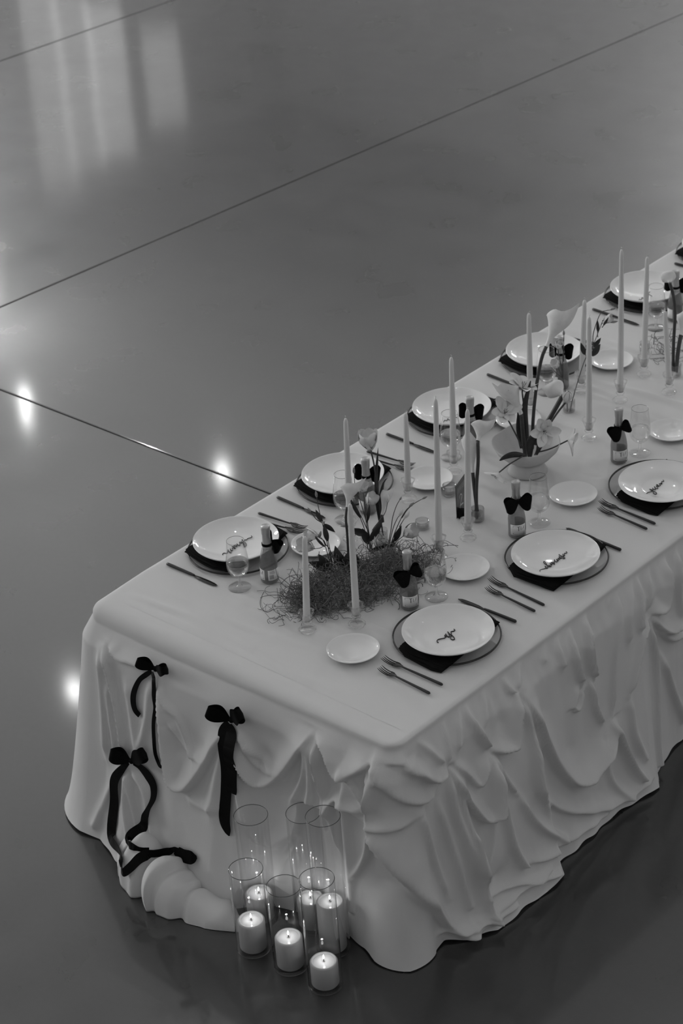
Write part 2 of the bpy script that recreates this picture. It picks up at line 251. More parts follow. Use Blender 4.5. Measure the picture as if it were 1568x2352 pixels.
NAMES = {'R0':[[0.4332,0.4415],[0.4302,0.4406],[0.4255,0.4436],[0.4224,0.4491],[0.4238,0.4566],[0.4285,0.4639],[0.4328,0.4696],[0.4319,0.4754],[0.4231,0.4834],[0.4289,0.4772],[0.432,0.4781],[0.421,0.4897],[0.4292,0.4852],[0.436,0.4823],[0.4402,0.4828],[0.4376,0.4874],[0.428,0.496],[0.4189,0.5025],[0.431,0.4969],[0.4447,0.4939],[0.4545,0.4893],[0.4607,0.4834],[0.458,0.4775],[0.4504,0.4785],[0.4446,0.4847],[0.4399,0.4943],[0.4315,0.5038],[0.427,0.5084],[0.4312,0.5153],[0.432,0.5199],[0.4294,0.5232],[0.4251,0.5247]],'R1':[[0.4419,0.935],[0.4377,0.937],[0.4338,0.9422],[0.435,0.9492],[0.4398,0.9586],[0.4397,0.9646],[0.4326,0.9696],[0.4359,0.971],[0.4417,0.964],[0.4449,0.9663],[0.4417,0.9721],[0.4219,0.9883],[0.4133,0.9923],[0.4122,0.9895],[0.4186,0.9839],[0.4326,0.9798],[0.4456,0.9769],[0.4376,0.9833],[0.4482,0.9808],[0.4325,0.9959],[0.4395,0.9908],[0.4444,0.9902],[0.433,1.0024],[0.4422,0.9988],[0.4494,0.9979],[0.4356,1.0062],[0.4438,1.004],[0.4324,1.0192],[0.4393,1.013],[0.4469,1.0144],[0.4356,1.0266],[0.4468,1.0204],[0.4361,1.0332],[0.4444,1.0309],[0.433,1.0432],[0.4449,1.0374],[0.4397,1.0459],[0.4248,1.0527],[0.436,1.0494],[0.4478,1.0497],[0.4542,1.044],[0.4516,1.0402],[0.4462,1.0445],[0.4434,1.0527],[0.4333,1.0619],[0.4404,1.0567],[0.4442,1.0574],[0.4355,1.0676],[0.4395,1.0725],[0.438,1.0776],[0.4328,1.0801]],'R2':[[0.4363,1.5228],[0.4317,1.5239],[0.4281,1.529],[0.4284,1.5379],[0.4333,1.548],[0.4344,1.5574],[0.4196,1.5591],[0.4307,1.5549],[0.4445,1.5537],[0.4529,1.5509],[0.4563,1.5445],[0.4519,1.5414],[0.4452,1.5433],[0.4391,1.5521],[0.4237,1.5696],[0.43,1.5653],[0.4378,1.5665],[0.4223,1.5818],[0.4317,1.5753],[0.4396,1.5765],[0.4338,1.5833],[0.425,1.5881],[0.4321,1.5888],[0.4343,1.5903],[0.4206,1.5961],[0.4253,1.5972],[0.4323,1.5933],[0.4346,1.5993],[0.4248,1.6057],[0.4302,1.6073],[0.4339,1.6098],[0.4254,1.6127],[0.4308,1.6143],[0.4232,1.6222],[0.4283,1.6258],[0.4256,1.6306],[0.4216,1.6333]],'L0':[[-0.4478,0.4238],[-0.4531,0.4274],[-0.4532,0.4346],[-0.4467,0.4382],[-0.4462,0.4428],[-0.4578,0.4576],[-0.4484,0.4517],[-0.4366,0.4497],[-0.4555,0.4656],[-0.4427,0.46],[-0.4465,0.4678],[-0.4527,0.4718],[-0.4432,0.4775],[-0.4618,0.48],[-0.455,0.4807],[-0.4613,0.4899],[-0.4525,0.4846],[-0.4485,0.4895],[-0.4601,0.4939],[-0.4478,0.4901],[-0.4593,0.5009],[-0.4476,0.4965],[-0.4439,0.4991],[-0.4603,0.515],[-0.4525,0.5121],[-0.4531,0.518],[-0.4578,0.5189],[-0.4348,0.5131],[-0.4361,0.5079],[-0.4617,0.531],[-0.4628,0.5281],[-0.4518,0.5232],[-0.436,0.5196],[-0.4244,0.5047],[-0.4288,0.5015],[-0.429,0.5056],[-0.4549,0.5316],[-0.4501,0.5372],[-0.4531,0.5456],[-0.4478,0.5558],[-0.45,0.5628],[-0.4559,0.5651]],'L2':[[-0.4308,1.525],[-0.4372,1.5401],[-0.4288,1.542],[-0.4365,1.5563],[-0.4233,1.5498],[-0.4309,1.564],[-0.4173,1.5618],[-0.4244,1.5804],[-0.414,1.5797]],'L4':[[-0.4287,2.7052],[-0.4392,2.726],[-0.4293,2.7233],[-0.4398,2.7442],[-0.4299,2.7416],[-0.4427,2.7657],[-0.4283,2.7567],[-0.4383,2.7827],[-0.4148,2.7751],[-0.4392,2.7868],[-0.4448,2.8066]]}
NAPR0 = ([[0.34,0.365],[0.382,0.341],[0.486,0.341],[0.522,0.353],[0.524,0.397]],[[0.338,0.661],[0.36,0.655],[0.5,0.658],[0.503,0.627]])
NAPL0 = ([[-0.587,0.386],[-0.547,0.372],[-0.432,0.36],[-0.381,0.374]],[[-0.576,0.659],[-0.556,0.677],[-0.435,0.673],[-0.392,0.673],[-0.378,0.613]])
BOT_R = [[0.208,0.575],[0.216,1.107],[0.201,1.692]]
BOT_L = [[-0.252,0.433],[-0.277,0.941],[-0.263,1.472],[-0.285,2.017],[-0.26,2.704]]
GOB_R = [[0.239,0.667],[0.228,1.21],[0.227,1.778]]
GOB_L = [[-0.302,0.346],[-0.304,0.856],[-0.282,1.384],[-0.302,1.956],[-0.279,2.605]]
SIDE_R = [[0.234,0.279],[0.216,0.835],[0.221,1.404],[0.236,1.95]]
SIDE_L = [[-0.265,0.666],[-0.237,1.209],[-0.246,1.715],[-0.246,2.271]]
CANDLES = [[0.037,0.291,0.339,0.01,0.01],[0.141,0.402,0.435,0.003,0.003],[0.105,0.846,0.584,0.008,0.008],[0.101,0.998,0.478,0.01,0.009],[-0.206,0.772,0.453,0.007,0.006],[-0.219,1.079,0.333,0.004,0.004],[-0.213,1.314,0.44,0.005,0.004],[-0.254,1.795,0.398,0.002,0.001],[-0.204,2.031,0.367,0.01,0.01],[0.024,1.763,0.472,0.003,0.003],[-0.048,2.05,0.593,0.004,0.003],[-0.095,2.263,0.472,0.007,0.007],[0.058,2.2,0.33,-0.013,-0.013]]
VOTIVES = [[-0.064,0.965],[-0.129,1.185]]
TUMBLER = [[-0.193,2.408]]
VASES = [[-0.115,0.818],[0.054,1.107],[-0.153,1.886],[-0.001,2.324]]
CYL = [[0.257,-0.274,0.305],[0.399,-0.263,0.305],[0.537,-0.262,0.4],[0.449,-0.127,0.5],[0.182,-0.161,0.4],[0.328,-0.087,0.43]]
BOWS = [{'knot': [-0.286, -0.078, 0.682, 0.0112], 'loops': [[-0.341, -0.086, 0.696, 0.0307], [-0.22, -0.081, 0.706, 0.0335]], 'tails': [[[-0.303, -0.072, 0.667, 0.0133], [-0.323, -0.077, 0.65, 0.0166], [-0.349, -0.082, 0.623, 0.0166], [-0.366, -0.091, 0.58, 0.0216], [-0.367, -0.098, 0.547, 0.0232], [-0.356, -0.104, 0.522, 0.0216], [-0.337, -0.106, 0.51, 0.0182]], [[-0.293, -0.07, 0.67, 0.0133], [-0.278, -0.075, 0.661, 0.0149], [-0.269, -0.08, 0.631, 0.0166], [-0.269, -0.093, 0.572, 0.0166], [-0.276, -0.106, 0.511, 0.0149], [-0.27, -0.119, 0.455, 0.0149], [-0.259, -0.13, 0.408, 0.0149], [-0.237, -0.136, 0.383, 0.0133], [-0.212, -0.136, 0.381, 0.005]]]}, {'knot': [0.05, -0.09, 0.644, 0.0167], 'loops': [[-0.015, -0.108, 0.664, 0.046], [0.107, -0.09, 0.69, 0.0502]], 'tails': [[[0.036, -0.085, 0.629, 0.0199], [0.024, -0.091, 0.599, 0.0398], [0.024, -0.097, 0.57, 0.0448], [0.033, -0.113, 0.486, 0.0431], [0.038, -0.133, 0.386, 0.0431], [0.039, -0.15, 0.305, 0.0448], [0.051, -0.155, 0.269, 0.0298], [0.06, -0.157, 0.253, 0.0033]], [[0.043, -0.077, 0.627, 0.0166], [0.053, -0.081, 0.605, 0.0398], [0.06, -0.088, 0.564, 0.0431], [0.065, -0.1, 0.493, 0.0431], [0.069, -0.112, 0.428, 0.0448], [0.07, -0.115, 0.409, 0.0365]]]}, {'knot': [-0.346, -0.156, 0.36, 0.0112], 'loops': [[-0.415, -0.164, 0.366, 0.0474], [-0.263, -0.156, 0.425, 0.0474]], 'tails': [[[-0.365, -0.146, 0.342, 0.0133], [-0.389, -0.153, 0.308, 0.0265], [-0.421, -0.16, 0.252, 0.0365], [-0.43, -0.171, 0.194, 0.0381], [-0.433, -0.19, 0.117, 0.0398], [-0.419, -0.215, 0.052, 0.0381], [-0.29, -0.322, 0.13, 0.0271], [-0.259, -0.348, 0.11, 0.009]], [[-0.259, -0.348, 0.11, 0.009], [-0.24, -0.353, 0.1, 0.0211], [-0.228, -0.328, 0.09, 0.0271], [-0.21, -0.301, 0.1, 0.0301], [-0.197, -0.269, 0.12, 0.0331], [-0.172, -0.243, 0.14, 0.0301], [-0.142, -0.223, 0.155, 0.0166], [-0.125, -0.192, 0.13, 0.0392], [-0.098, -0.168, 0.11, 0.0452], [-0.067, -0.142, 0.1, 0.0422], [-0.053, -0.129, 0.1, 0.009]], [[-0.354, -0.145, 0.346, 0.0133], [-0.325, -0.145, 0.345, 0.0216], [-0.286, -0.149, 0.331, 0.0332], [-0.259, -0.154, 0.308, 0.0315], [-0.251, -0.163, 0.271, 0.0232], [-0.256, -0.173, 0.232, 0.0166], [-0.263, -0.184, 0.193, 0.0298], [-0.286, -0.198, 0.139, 0.0381], [-0.301, -0.21, 0.101, 0.0332], [-0.236, -0.26, 0.14, 0.0241], [-0.213, -0.251, 0.135, 0.0151], [-0.196, -0.23, 0.13, 0.012]]]}]
FLOWERS = [{'kind': 'calla', 'pts': [[-0.07, 0.61, 0.764], [-0.07, 0.61, 0.842], [-0.07, 0.611, 0.915], [-0.07, 0.61, 0.97], [-0.066, 0.614, 1.01]], 'mouth': [-0.077, 0.652, 1.07], 'tip': [-0.037, 0.68, 1.095], 'r': 0.004, 'width': 0.03, 'label': 'calla lily with a pale funnel leaning right over the moss, nearest the front candles'}, {'kind': 'calla', 'pts': [[-0.112, 0.787, 0.752], [-0.107, 0.791, 0.788], [-0.1, 0.798, 0.844], [-0.093, 0.804, 0.881]], 'mouth': [-0.102, 0.844, 0.946], 'tip': [-0.082, 0.854, 0.965], 'r': 0.004, 'width': 0.02, 'label': 'narrow half-closed calla lily in the middle of the moss arrangement'}, {'kind': 'lis', 'stems': [([[-0.106, 0.576, 0.749], [-0.113, 0.569, 0.839], [-0.119, 0.564, 0.904], [-0.126, 0.557, 0.969], [-0.131, 0.553, 1.012], [-0.133, 0.551, 1.046]], ('bud', 0.0085, 0.024)), ([[-0.126, 0.557, 0.961], [-0.137, 0.546, 0.975], [-0.144, 0.54, 0.992], [-0.148, 0.536, 1.003]], ('bud', 0.007, 0.02)), ([[-0.108, 0.574, 0.757], [-0.118, 0.565, 0.848], [-0.125, 0.558, 0.897], [-0.133, 0.55, 0.917]], ('bloom', 0.026, (-1, 0.3))), ([[-0.108, 0.574, 0.798], [-0.112, 0.57, 0.86], [-0.115, 0.567, 0.896]], ('leaf', 0.014, 0.05, (-0.15, 1))), ([[-0.12, 0.563, 0.877], [-0.124, 0.559, 0.897], [-0.134, 0.55, 0.911]], ('bud', 0.009, 0.026, (0.3, 1))), ([[-0.12, 0.563, 0.952], [-0.125, 0.558, 0.977]], ('leaf', 0.013, 0.035, (-0.4, 0.9))), ([[-0.123, 0.56, 0.937], [-0.119, 0.564, 0.96]], ('leaf', 0.014, 0.04, (0.5, -0.6))), ([[-0.116, 0.566, 0.872], [-0.122, 0.561, 0.89]], ('leaf', 0.008, 0.045, (-0.7, 0.8)))], 'label': 'lisianthus spray with tall thin buds, leftmost stems of the moss arrangement'}, {'kind': 'lis', 'stems': [([[-0.1, 0.582, 0.756], [-0.106, 0.576, 0.83], [-0.118, 0.564, 0.872], [-0.134, 0.55, 0.863], [-0.147, 0.537, 0.861]], ('bloom', 0.032, (-0.3, 0.2))), ([[-0.101, 0.58, 0.761], [-0.112, 0.571, 0.799]], ('leaf', 0.034, 0.062, (-1, 0.28))), ([[-0.099, 0.583, 0.768], [-0.115, 0.568, 0.799]], ('leaf', 0.026, 0.055, (-0.6, 1))), ([[-0.083, 0.598, 0.763], [-0.086, 0.595, 0.787]], ('leaf', 0.028, 0.068, (-0.25, 1))), ([[-0.081, 0.599, 0.759], [-0.078, 0.603, 0.795]], ('leaf', 0.028, 0.06, (0.25, 1))), ([[-0.104, 0.578, 0.757], [-0.116, 0.566, 0.77]], ('leaf', 0.022, 0.05, (-0.8, -0.7)))], 'label': 'lisianthus with a pale open bloom and broad dark leaves behind the left front candle'}, {'kind': 'lis', 'stems': [([[-0.067, 0.618, 0.774], [-0.066, 0.62, 0.855], [-0.064, 0.621, 0.911], [-0.069, 0.617, 0.928]], ('bud', 0.011, 0.034, (-0.75, 0.8))), ([[-0.066, 0.62, 0.855], [-0.059, 0.626, 0.911], [-0.06, 0.625, 0.932], [-0.07, 0.616, 0.939]], ('bud', 0.007, 0.024, (-1, 0.1))), ([[-0.064, 0.621, 0.758], [-0.06, 0.625, 0.79]], ('leaf', 0.026, 0.05, (0.1, 1)))], 'label': 'drooping lisianthus buds beside the calla at the front of the moss'}, {'kind': 'lis', 'stems': [([[-0.12, 0.766, 0.743], [-0.121, 0.764, 0.804], [-0.125, 0.761, 0.87], [-0.126, 0.76, 0.943], [-0.127, 0.759, 0.967]], ('bloom', 0.022, (0.1, 1))), ([[-0.118, 0.768, 0.743], [-0.119, 0.766, 0.812], [-0.122, 0.763, 0.878], [-0.123, 0.763, 0.919], [-0.121, 0.764, 0.93]], ('bloom', 0.026, (0.6, 0.8))), ([[-0.124, 0.762, 0.747], [-0.128, 0.757, 0.83], [-0.138, 0.748, 0.888], [-0.147, 0.739, 0.938]], ('bud', 0.009, 0.026, (-0.15, 1))), ([[-0.123, 0.762, 0.862], [-0.133, 0.753, 0.928], [-0.141, 0.746, 0.969], [-0.145, 0.742, 0.997], [-0.145, 0.742, 1.038]], ('bud', 0.008, 0.024, (-0.05, 1))), ([[-0.123, 0.762, 0.837], [-0.136, 0.75, 0.896]], ('leaf', 0.011, 0.07, (-0.45, 1))), ([[-0.12, 0.765, 0.804], [-0.121, 0.764, 0.878]], ('leaf', 0.009, 0.05, (0.2, 1))), ([[-0.119, 0.766, 0.76], [-0.125, 0.761, 0.821]], ('leaf', 0.026, 0.052, (-1, 0.35))), ([[-0.115, 0.77, 0.759], [-0.119, 0.766, 0.809]], ('leaf', 0.018, 0.075, (0.7, 1))), ([[-0.118, 0.768, 0.743], [-0.122, 0.763, 0.788]], ('leaf', 0.022, 0.05, (-0.3, 1))), ([[-0.113, 0.772, 0.759], [-0.119, 0.766, 0.76]], ('leaf', 0.02, 0.055, (1, 0.25)))], 'label': 'lisianthus cluster with two open blooms in the centre of the moss arrangement'}, {'kind': 'lis', 'stems': [([[-0.113, 0.755, 0.757], [-0.106, 0.762, 0.827], [-0.087, 0.78, 0.866], [-0.071, 0.795, 0.896], [-0.064, 0.802, 0.931]], ('bud', 0.011, 0.034, (0.05, 1))), ([[-0.107, 0.761, 0.767], [-0.105, 0.763, 0.811]], ('bud', 0.012, 0.028, (0.1, 1))), ([[-0.103, 0.765, 0.753], [-0.098, 0.77, 0.782]], ('bloom', 0.024, (0.3, 0.6))), ([[-0.112, 0.757, 0.746], [-0.131, 0.738, 0.723]], ('bloom', 0.026, (-0.4, -0.2)))], 'label': 'lisianthus with a hanging bud in front of the half-closed calla'}, {'kind': 'lis', 'stems': [([[-0.072, 0.794, 0.758], [-0.06, 0.805, 0.83], [-0.054, 0.811, 0.878], [-0.044, 0.821, 0.918], [-0.036, 0.828, 0.936]], ('bud', 0.006, 0.014)), ([[-0.07, 0.796, 0.757], [-0.055, 0.81, 0.838], [-0.043, 0.821, 0.877], [-0.038, 0.826, 0.886]], ('bud', 0.012, 0.03, (0.5, 1))), ([[-0.067, 0.799, 0.757], [-0.052, 0.813, 0.821], [-0.035, 0.829, 0.876], [-0.022, 0.841, 0.907], [-0.014, 0.849, 0.919]], ('bud', 0.009, 0.024, (0.7, 0.8))), ([[-0.033, 0.831, 0.876], [-0.019, 0.844, 0.903], [-0.003, 0.859, 0.921], [0.015, 0.877, 0.933]], ('bud', 0.007, 0.022, (0.9, 0.45))), ([[-0.04, 0.825, 0.844], [-0.027, 0.836, 0.878]], ('bud', 0.014, 0.034, (0.6, 0.9))), ([[-0.065, 0.8, 0.752], [-0.049, 0.816, 0.788], [-0.032, 0.832, 0.809]], ('bloom', 0.03, (0.75, 0.6))), ([[-0.063, 0.803, 0.762], [-0.052, 0.813, 0.797]], ('leaf', 0.016, 0.05, (0.45, 1))), ([[-0.067, 0.799, 0.757], [-0.061, 0.804, 0.781]], ('leaf', 0.012, 0.03, (0.3, 1)))], 'label': 'lisianthus spray of thin buds at the right of the moss, one bloom facing right'}, {'kind': 'tulip', 'pts': [[-0.109, 0.823, 0.771], [-0.113, 0.819, 0.846], [-0.116, 0.816, 0.936], [-0.119, 0.813, 1.032], [-0.126, 0.807, 1.106]], 'r': 0.0026, 'open': 0.75, 'size': 0.047, 'face': None, 'leaf': [[[-0.116, 0.817, 0.838], [-0.119, 0.814, 0.92], [-0.117, 0.816, 1.016], [-0.109, 0.823, 1.115]], [[-0.108, 0.824, 0.837], [-0.113, 0.819, 0.903], [-0.102, 0.83, 0.982], [-0.091, 0.84, 1.0]]], 'label': 'open white tulip with tall dark leaf in the ribbed vase behind the moss'}, {'kind': 'calla', 'pts': [[0.051, 1.104, 0.772], [0.054, 1.106, 0.887], [0.06, 1.112, 0.984], [0.061, 1.113, 1.061]], 'mouth': [0.052, 1.152, 1.104], 'tip': [0.088, 1.177, 1.121], 'r': 0.006, 'width': 0.034, 'label': 'tall calla lily in the ribbed vase beside the table number'}, {'kind': 'calla', 'pts': [[0.048, 1.115, 0.774], [0.043, 1.11, 0.866], [0.04, 1.107, 0.94]], 'mouth': [0.016, 1.133, 1.041], 'tip': [0.014, 1.12, 1.086], 'r': 0.006, 'width': 0.03, 'label': 'second calla lily of the ribbed vase, half hidden behind a taper candle'}, {'kind': 'calla', 'pts': [[0.008, 1.464, 0.855], [0.012, 1.468, 0.972], [0.022, 1.477, 1.093], [0.035, 1.489, 1.189], [0.047, 1.501, 1.234]], 'mouth': [0.058, 1.574, 1.325], 'tip': [0.104, 1.604, 1.366], 'r': 0.006, 'width': 0.042, 'tilt': 0.045, 'label': 'largest calla lily, standing highest out of the white footed bowl'}, {'kind': 'calla', 'pts': [[0.012, 1.42, 0.847], [0.008, 1.416, 0.927], [0.005, 1.413, 1.01]], 'mouth': [-0.037, 1.39, 1.109], 'tip': [-0.06, 1.365, 1.139], 'r': 0.007, 'width': 0.036, 'tilt': 0.012, 'label': 'calla lily of the white bowl leaning left with its funnel open'}, {'kind': 'calla', 'pts': [[0.005, 1.482, 0.863], [0.03, 1.505, 0.927], [0.05, 1.524, 0.975], [0.076, 1.549, 1.041]], 'mouth': [0.033, 1.557, 1.049], 'tip': [0.009, 1.524, 1.058], 'r': 0.008, 'width': 0.034, 'label': 'calla lily of the white bowl bent right, dark thick stem in front'}, {'kind': 'tulip', 'pts': [[0.019, 1.481, 0.868], [0.049, 1.509, 0.94], [0.068, 1.528, 0.982], [0.088, 1.546, 1.018]], 'r': 0.0035, 'open': 0.15, 'size': 0.03, 'face': [0.25, 0.97], 'leaf': [], 'label': 'closed round tulip at the right of the white bowl'}, {'kind': 'star', 'pts': [[0.054, 1.418, 0.866], [0.065, 1.429, 0.906], [0.077, 1.439, 0.955]], 'size': 0.046, 'face': (0.1, 0.25, -0.9), 'label': 'open tulip facing the front of the white bowl with stamens showing'}, {'kind': 'star', 'pts': [[0.032, 1.452, 0.852], [0.069, 1.487, 0.864], [0.11, 1.526, 0.89]], 'size': 0.045, 'face': (1, -0.1, -0.25), 'label': 'drooping open tulip over the right rim of the white bowl, stamens pointing right'}, {'kind': 'star', 'pts': [[0.013, 1.406, 0.883], [-0.002, 1.392, 0.935], [-0.022, 1.373, 1.0], [-0.029, 1.367, 1.02]], 'size': 0.048, 'face': (0.2, 0.75, -0.5), 'label': 'open tulip at the left of the white bowl beside the leaning calla'}, {'kind': 'star', 'pts': [[-0.008, 1.442, 0.835], [-0.006, 1.444, 0.977], [-0.01, 1.44, 1.075], [-0.009, 1.441, 1.088]], 'size': 0.05, 'face': (0.25, 0.95, -0.1), 'label': 'upright open tulip behind the leaning calla in the white bowl'}, {'kind': 'star', 'pts': [[0.049, 1.359, 0.887], [0.017, 1.328, 0.861], [-0.009, 1.304, 0.832]], 'size': 0.042, 'face': (-0.5, -0.7, -0.4), 'label': 'open tulip hanging down over the front left rim of the white bowl'}, {'kind': 'leafstem', 'pts': [[0.006, 1.442, 0.848], [0.002, 1.437, 0.949], [0.002, 1.438, 1.031], [0.017, 1.452, 1.119]], 'width': 0.022, 'label': 'dark upright leaf between the two callas of the white bowl'}, {'kind': 'leafstem', 'pts': [[-0.01, 1.426, 0.867], [-0.015, 1.421, 0.942], [-0.012, 1.424, 1.008], [-0.013, 1.423, 1.057]], 'width': 0.016, 'label': 'narrow dark leaf at the left of the white bowl stems'}, {'kind': 'leafstem', 'pts': [[0.048, 1.398, 0.865], [0.05, 1.401, 0.918], [0.063, 1.413, 0.941], [0.074, 1.423, 0.92], [0.065, 1.414, 0.871]], 'width': 0.03, 'label': 'curled leaf bending inside the white bowl'}, {'kind': 'leafstem', 'pts': [[0.053, 1.368, 0.887], [0.025, 1.343, 0.893], [0.004, 1.323, 0.886], [-0.01, 1.309, 0.874]], 'width': 0.02, 'label': 'leaf hanging over the front left rim of the white bowl'}, {'kind': 'lis', 'stems': [([[-0.155, 1.883, 0.767], [-0.161, 1.878, 0.841], [-0.167, 1.872, 0.897], [-0.173, 1.866, 0.963], [-0.178, 1.861, 1.011]], ('bloom', 0.02, (-0.3, 1))), ([[-0.166, 1.873, 0.894], [-0.167, 1.873, 0.962], [-0.164, 1.875, 1.03], [-0.163, 1.876, 1.065]], ('bud', 0.008, 0.02, (0, 1))), ([[-0.168, 1.871, 0.928], [-0.175, 1.864, 0.98], [-0.18, 1.859, 1.015]], ('bloom', 0.018, (0.3, 1))), ([[-0.167, 1.872, 0.897], [-0.178, 1.861, 0.909], [-0.191, 1.849, 0.927]], ('bud', 0.006, 0.014, (-0.6, 0.8))), ([[-0.164, 1.875, 0.962], [-0.165, 1.874, 1.013]], ('leaf', 0.006, 0.03, (-0.2, 1))), ([[-0.169, 1.87, 0.901], [-0.178, 1.862, 0.938]], ('bloom', 0.02, (-0.4, 0.7)))], 'label': 'lisianthus sprig with pale tufted blooms behind the tall calla'}, {'kind': 'lis', 'stems': [([[-0.151, 1.888, 0.767], [-0.131, 1.907, 0.869], [-0.113, 1.923, 0.948], [-0.1, 1.936, 0.989], [-0.089, 1.946, 1.013], [-0.077, 1.957, 1.054], [-0.064, 1.97, 1.103]], ('bloom', 0.02, (0.9, 0.4))), ([[-0.089, 1.946, 1.018], [-0.088, 1.947, 1.064], [-0.07, 1.963, 1.137], [-0.055, 1.978, 1.147], [-0.044, 1.988, 1.149]], ('bud', 0.008, 0.022, (0.9, 0.4))), ([[-0.066, 1.967, 1.083], [-0.057, 1.976, 1.099], [-0.046, 1.986, 1.104]], ('bud', 0.009, 0.028, (1, 0.1))), ([[-0.077, 1.957, 1.046], [-0.077, 1.957, 1.071]], ('leaf', 0.009, 0.035, (0, 1))), ([[-0.096, 1.939, 0.995], [-0.089, 1.946, 1.022]], ('leaf', 0.014, 0.035, (0.8, 1))), ([[-0.102, 1.934, 0.981], [-0.093, 1.942, 0.985]], ('leaf', 0.02, 0.042, (0.8, 1))), ([[-0.104, 1.931, 0.969], [-0.111, 1.925, 0.987]], ('leaf', 0.014, 0.04, (-0.3, 1))), ([[-0.068, 1.965, 1.095], [-0.065, 1.969, 1.106]], ('leaf', 0.008, 0.028, (0.6, 0.8)))], 'label': 'lisianthus branch with dark leaves leaning right between the far candles'}, {'kind': 'calla', 'pts': [[-0.006, 2.318, 0.777], [-0.006, 2.319, 0.891], [-0.003, 2.322, 1.012], [-0.008, 2.317, 1.081], [-0.017, 2.308, 1.133]], 'mouth': [-0.041, 2.334, 1.144], 'tip': [-0.028, 2.337, 1.167], 'r': 0.006, 'width': 0.026, 'label': 'calla lily in the far ribbed vase with its stem curving left'}, {'kind': 'calla', 'pts': [[0.007, 2.317, 0.781], [0.013, 2.323, 0.877], [0.019, 2.328, 0.929]], 'mouth': [0.011, 2.369, 0.979], 'tip': [0.027, 2.374, 1.033], 'r': 0.0075, 'width': 0.032, 'label': 'short thick calla lily at the right edge in the far ribbed vase'}]
PLR = [(.43, .492), (.429, 1.03), (.442, 1.591)]
# ---- tablecloth base surface: outline of the table edge, hem spread, drop profile ----
X0, X1, Y0, Y1, RC = -0.632, 0.642, -0.012, 4.55, 0.05
LSIDE = Y1 - (Y0 + RC)
SA = LSIDE
SB = SA + np.pi/2*RC
SC = SB + (X1-X0-2*RC)
SD = SC + np.pi/2*RC
SE = SD + LSIDE
def outline(s):
    s = np.asarray(s, float)
    x = np.empty_like(s); y = np.empty_like(s); nx = np.empty_like(s); ny = np.empty_like(s)
    m = s < SA
    x[m] = X0; y[m] = Y1 - s[m]; nx[m] = -1; ny[m] = 0
    m = (s >= SA) & (s < SB); a = (s[m]-SA)/RC
    x[m] = X0+RC-RC*np.cos(a); y[m] = Y0+RC-RC*np.sin(a); nx[m] = -np.cos(a); ny[m] = -np.sin(a)
    m = (s >= SB) & (s < SC)
    x[m] = X0+RC+(s[m]-SB); y[m] = Y0; nx[m] = 0; ny[m] = -1
    m = (s >= SC) & (s < SD); a = (s[m]-SC)/RC
    x[m] = X1-RC+RC*np.sin(a); y[m] = Y0+RC-RC*np.cos(a); nx[m] = np.sin(a); ny[m] = -np.cos(a)
    m = s >= SD
    x[m] = X1; y[m] = Y0+RC+(s[m]-SD); nx[m] = 1; ny[m] = 0
    return x, y, nx, ny
def s_of_x(x): return SB + (x - X0 - RC)      # on the near end
def s_of_y(y): return SD + (y - Y0 - RC)      # on the right side
HEM = [(0, .06), (SA-1.0, .06), (SA-.3, .08), (SA-.08, .11), (SA+.02, .14), (SB, .17), (s_of_x(-.5), .155), (s_of_x(-.38), .2), (s_of_x(-.2), .2), (s_of_x(0.), .19), (s_of_x(.08), .16), (s_of_x(.15), .07), (s_of_x(.30), .02), (s_of_x(.42), .01), (s_of_x(.53), .035), (SC-.02, .055),
       ((SC+SD)/2, .075), (SD+.01, .03), (s_of_y(.095), .02), (s_of_y(.13), .06), (s_of_y(.155), .09), (s_of_y(.23), .127), (s_of_y(.34), .125), (s_of_y(.46), .137), (s_of_y(.56), .13), (s_of_y(.585), .085), (s_of_y(.74), .08), (s_of_y(.88), .08), (s_of_y(.98), .095), (s_of_y(1.10), .108), (s_of_y(1.14), .075), (s_of_y(1.16), .055), (s_of_y(1.33), .022), (s_of_y(1.6), .03), (s_of_y(2.4), .06), (SE, .06)]
HEM_S = np.array([a[0] for a in HEM]); HEM_F = np.array([a[1] for a in HEM])
def hem(s): return np.interp(s, HEM_S, HEM_F)
ZT = 0.762
def gprof(z):
    z = np.asarray(z, float)
    k = np.clip(1 - z/ZT, 0, 1)
    e = np.exp(-z/.05); e0 = np.exp(-ZT/.05)
    return 1*(.88*k**1.15 + .12*(e-e0)/(1-e0))
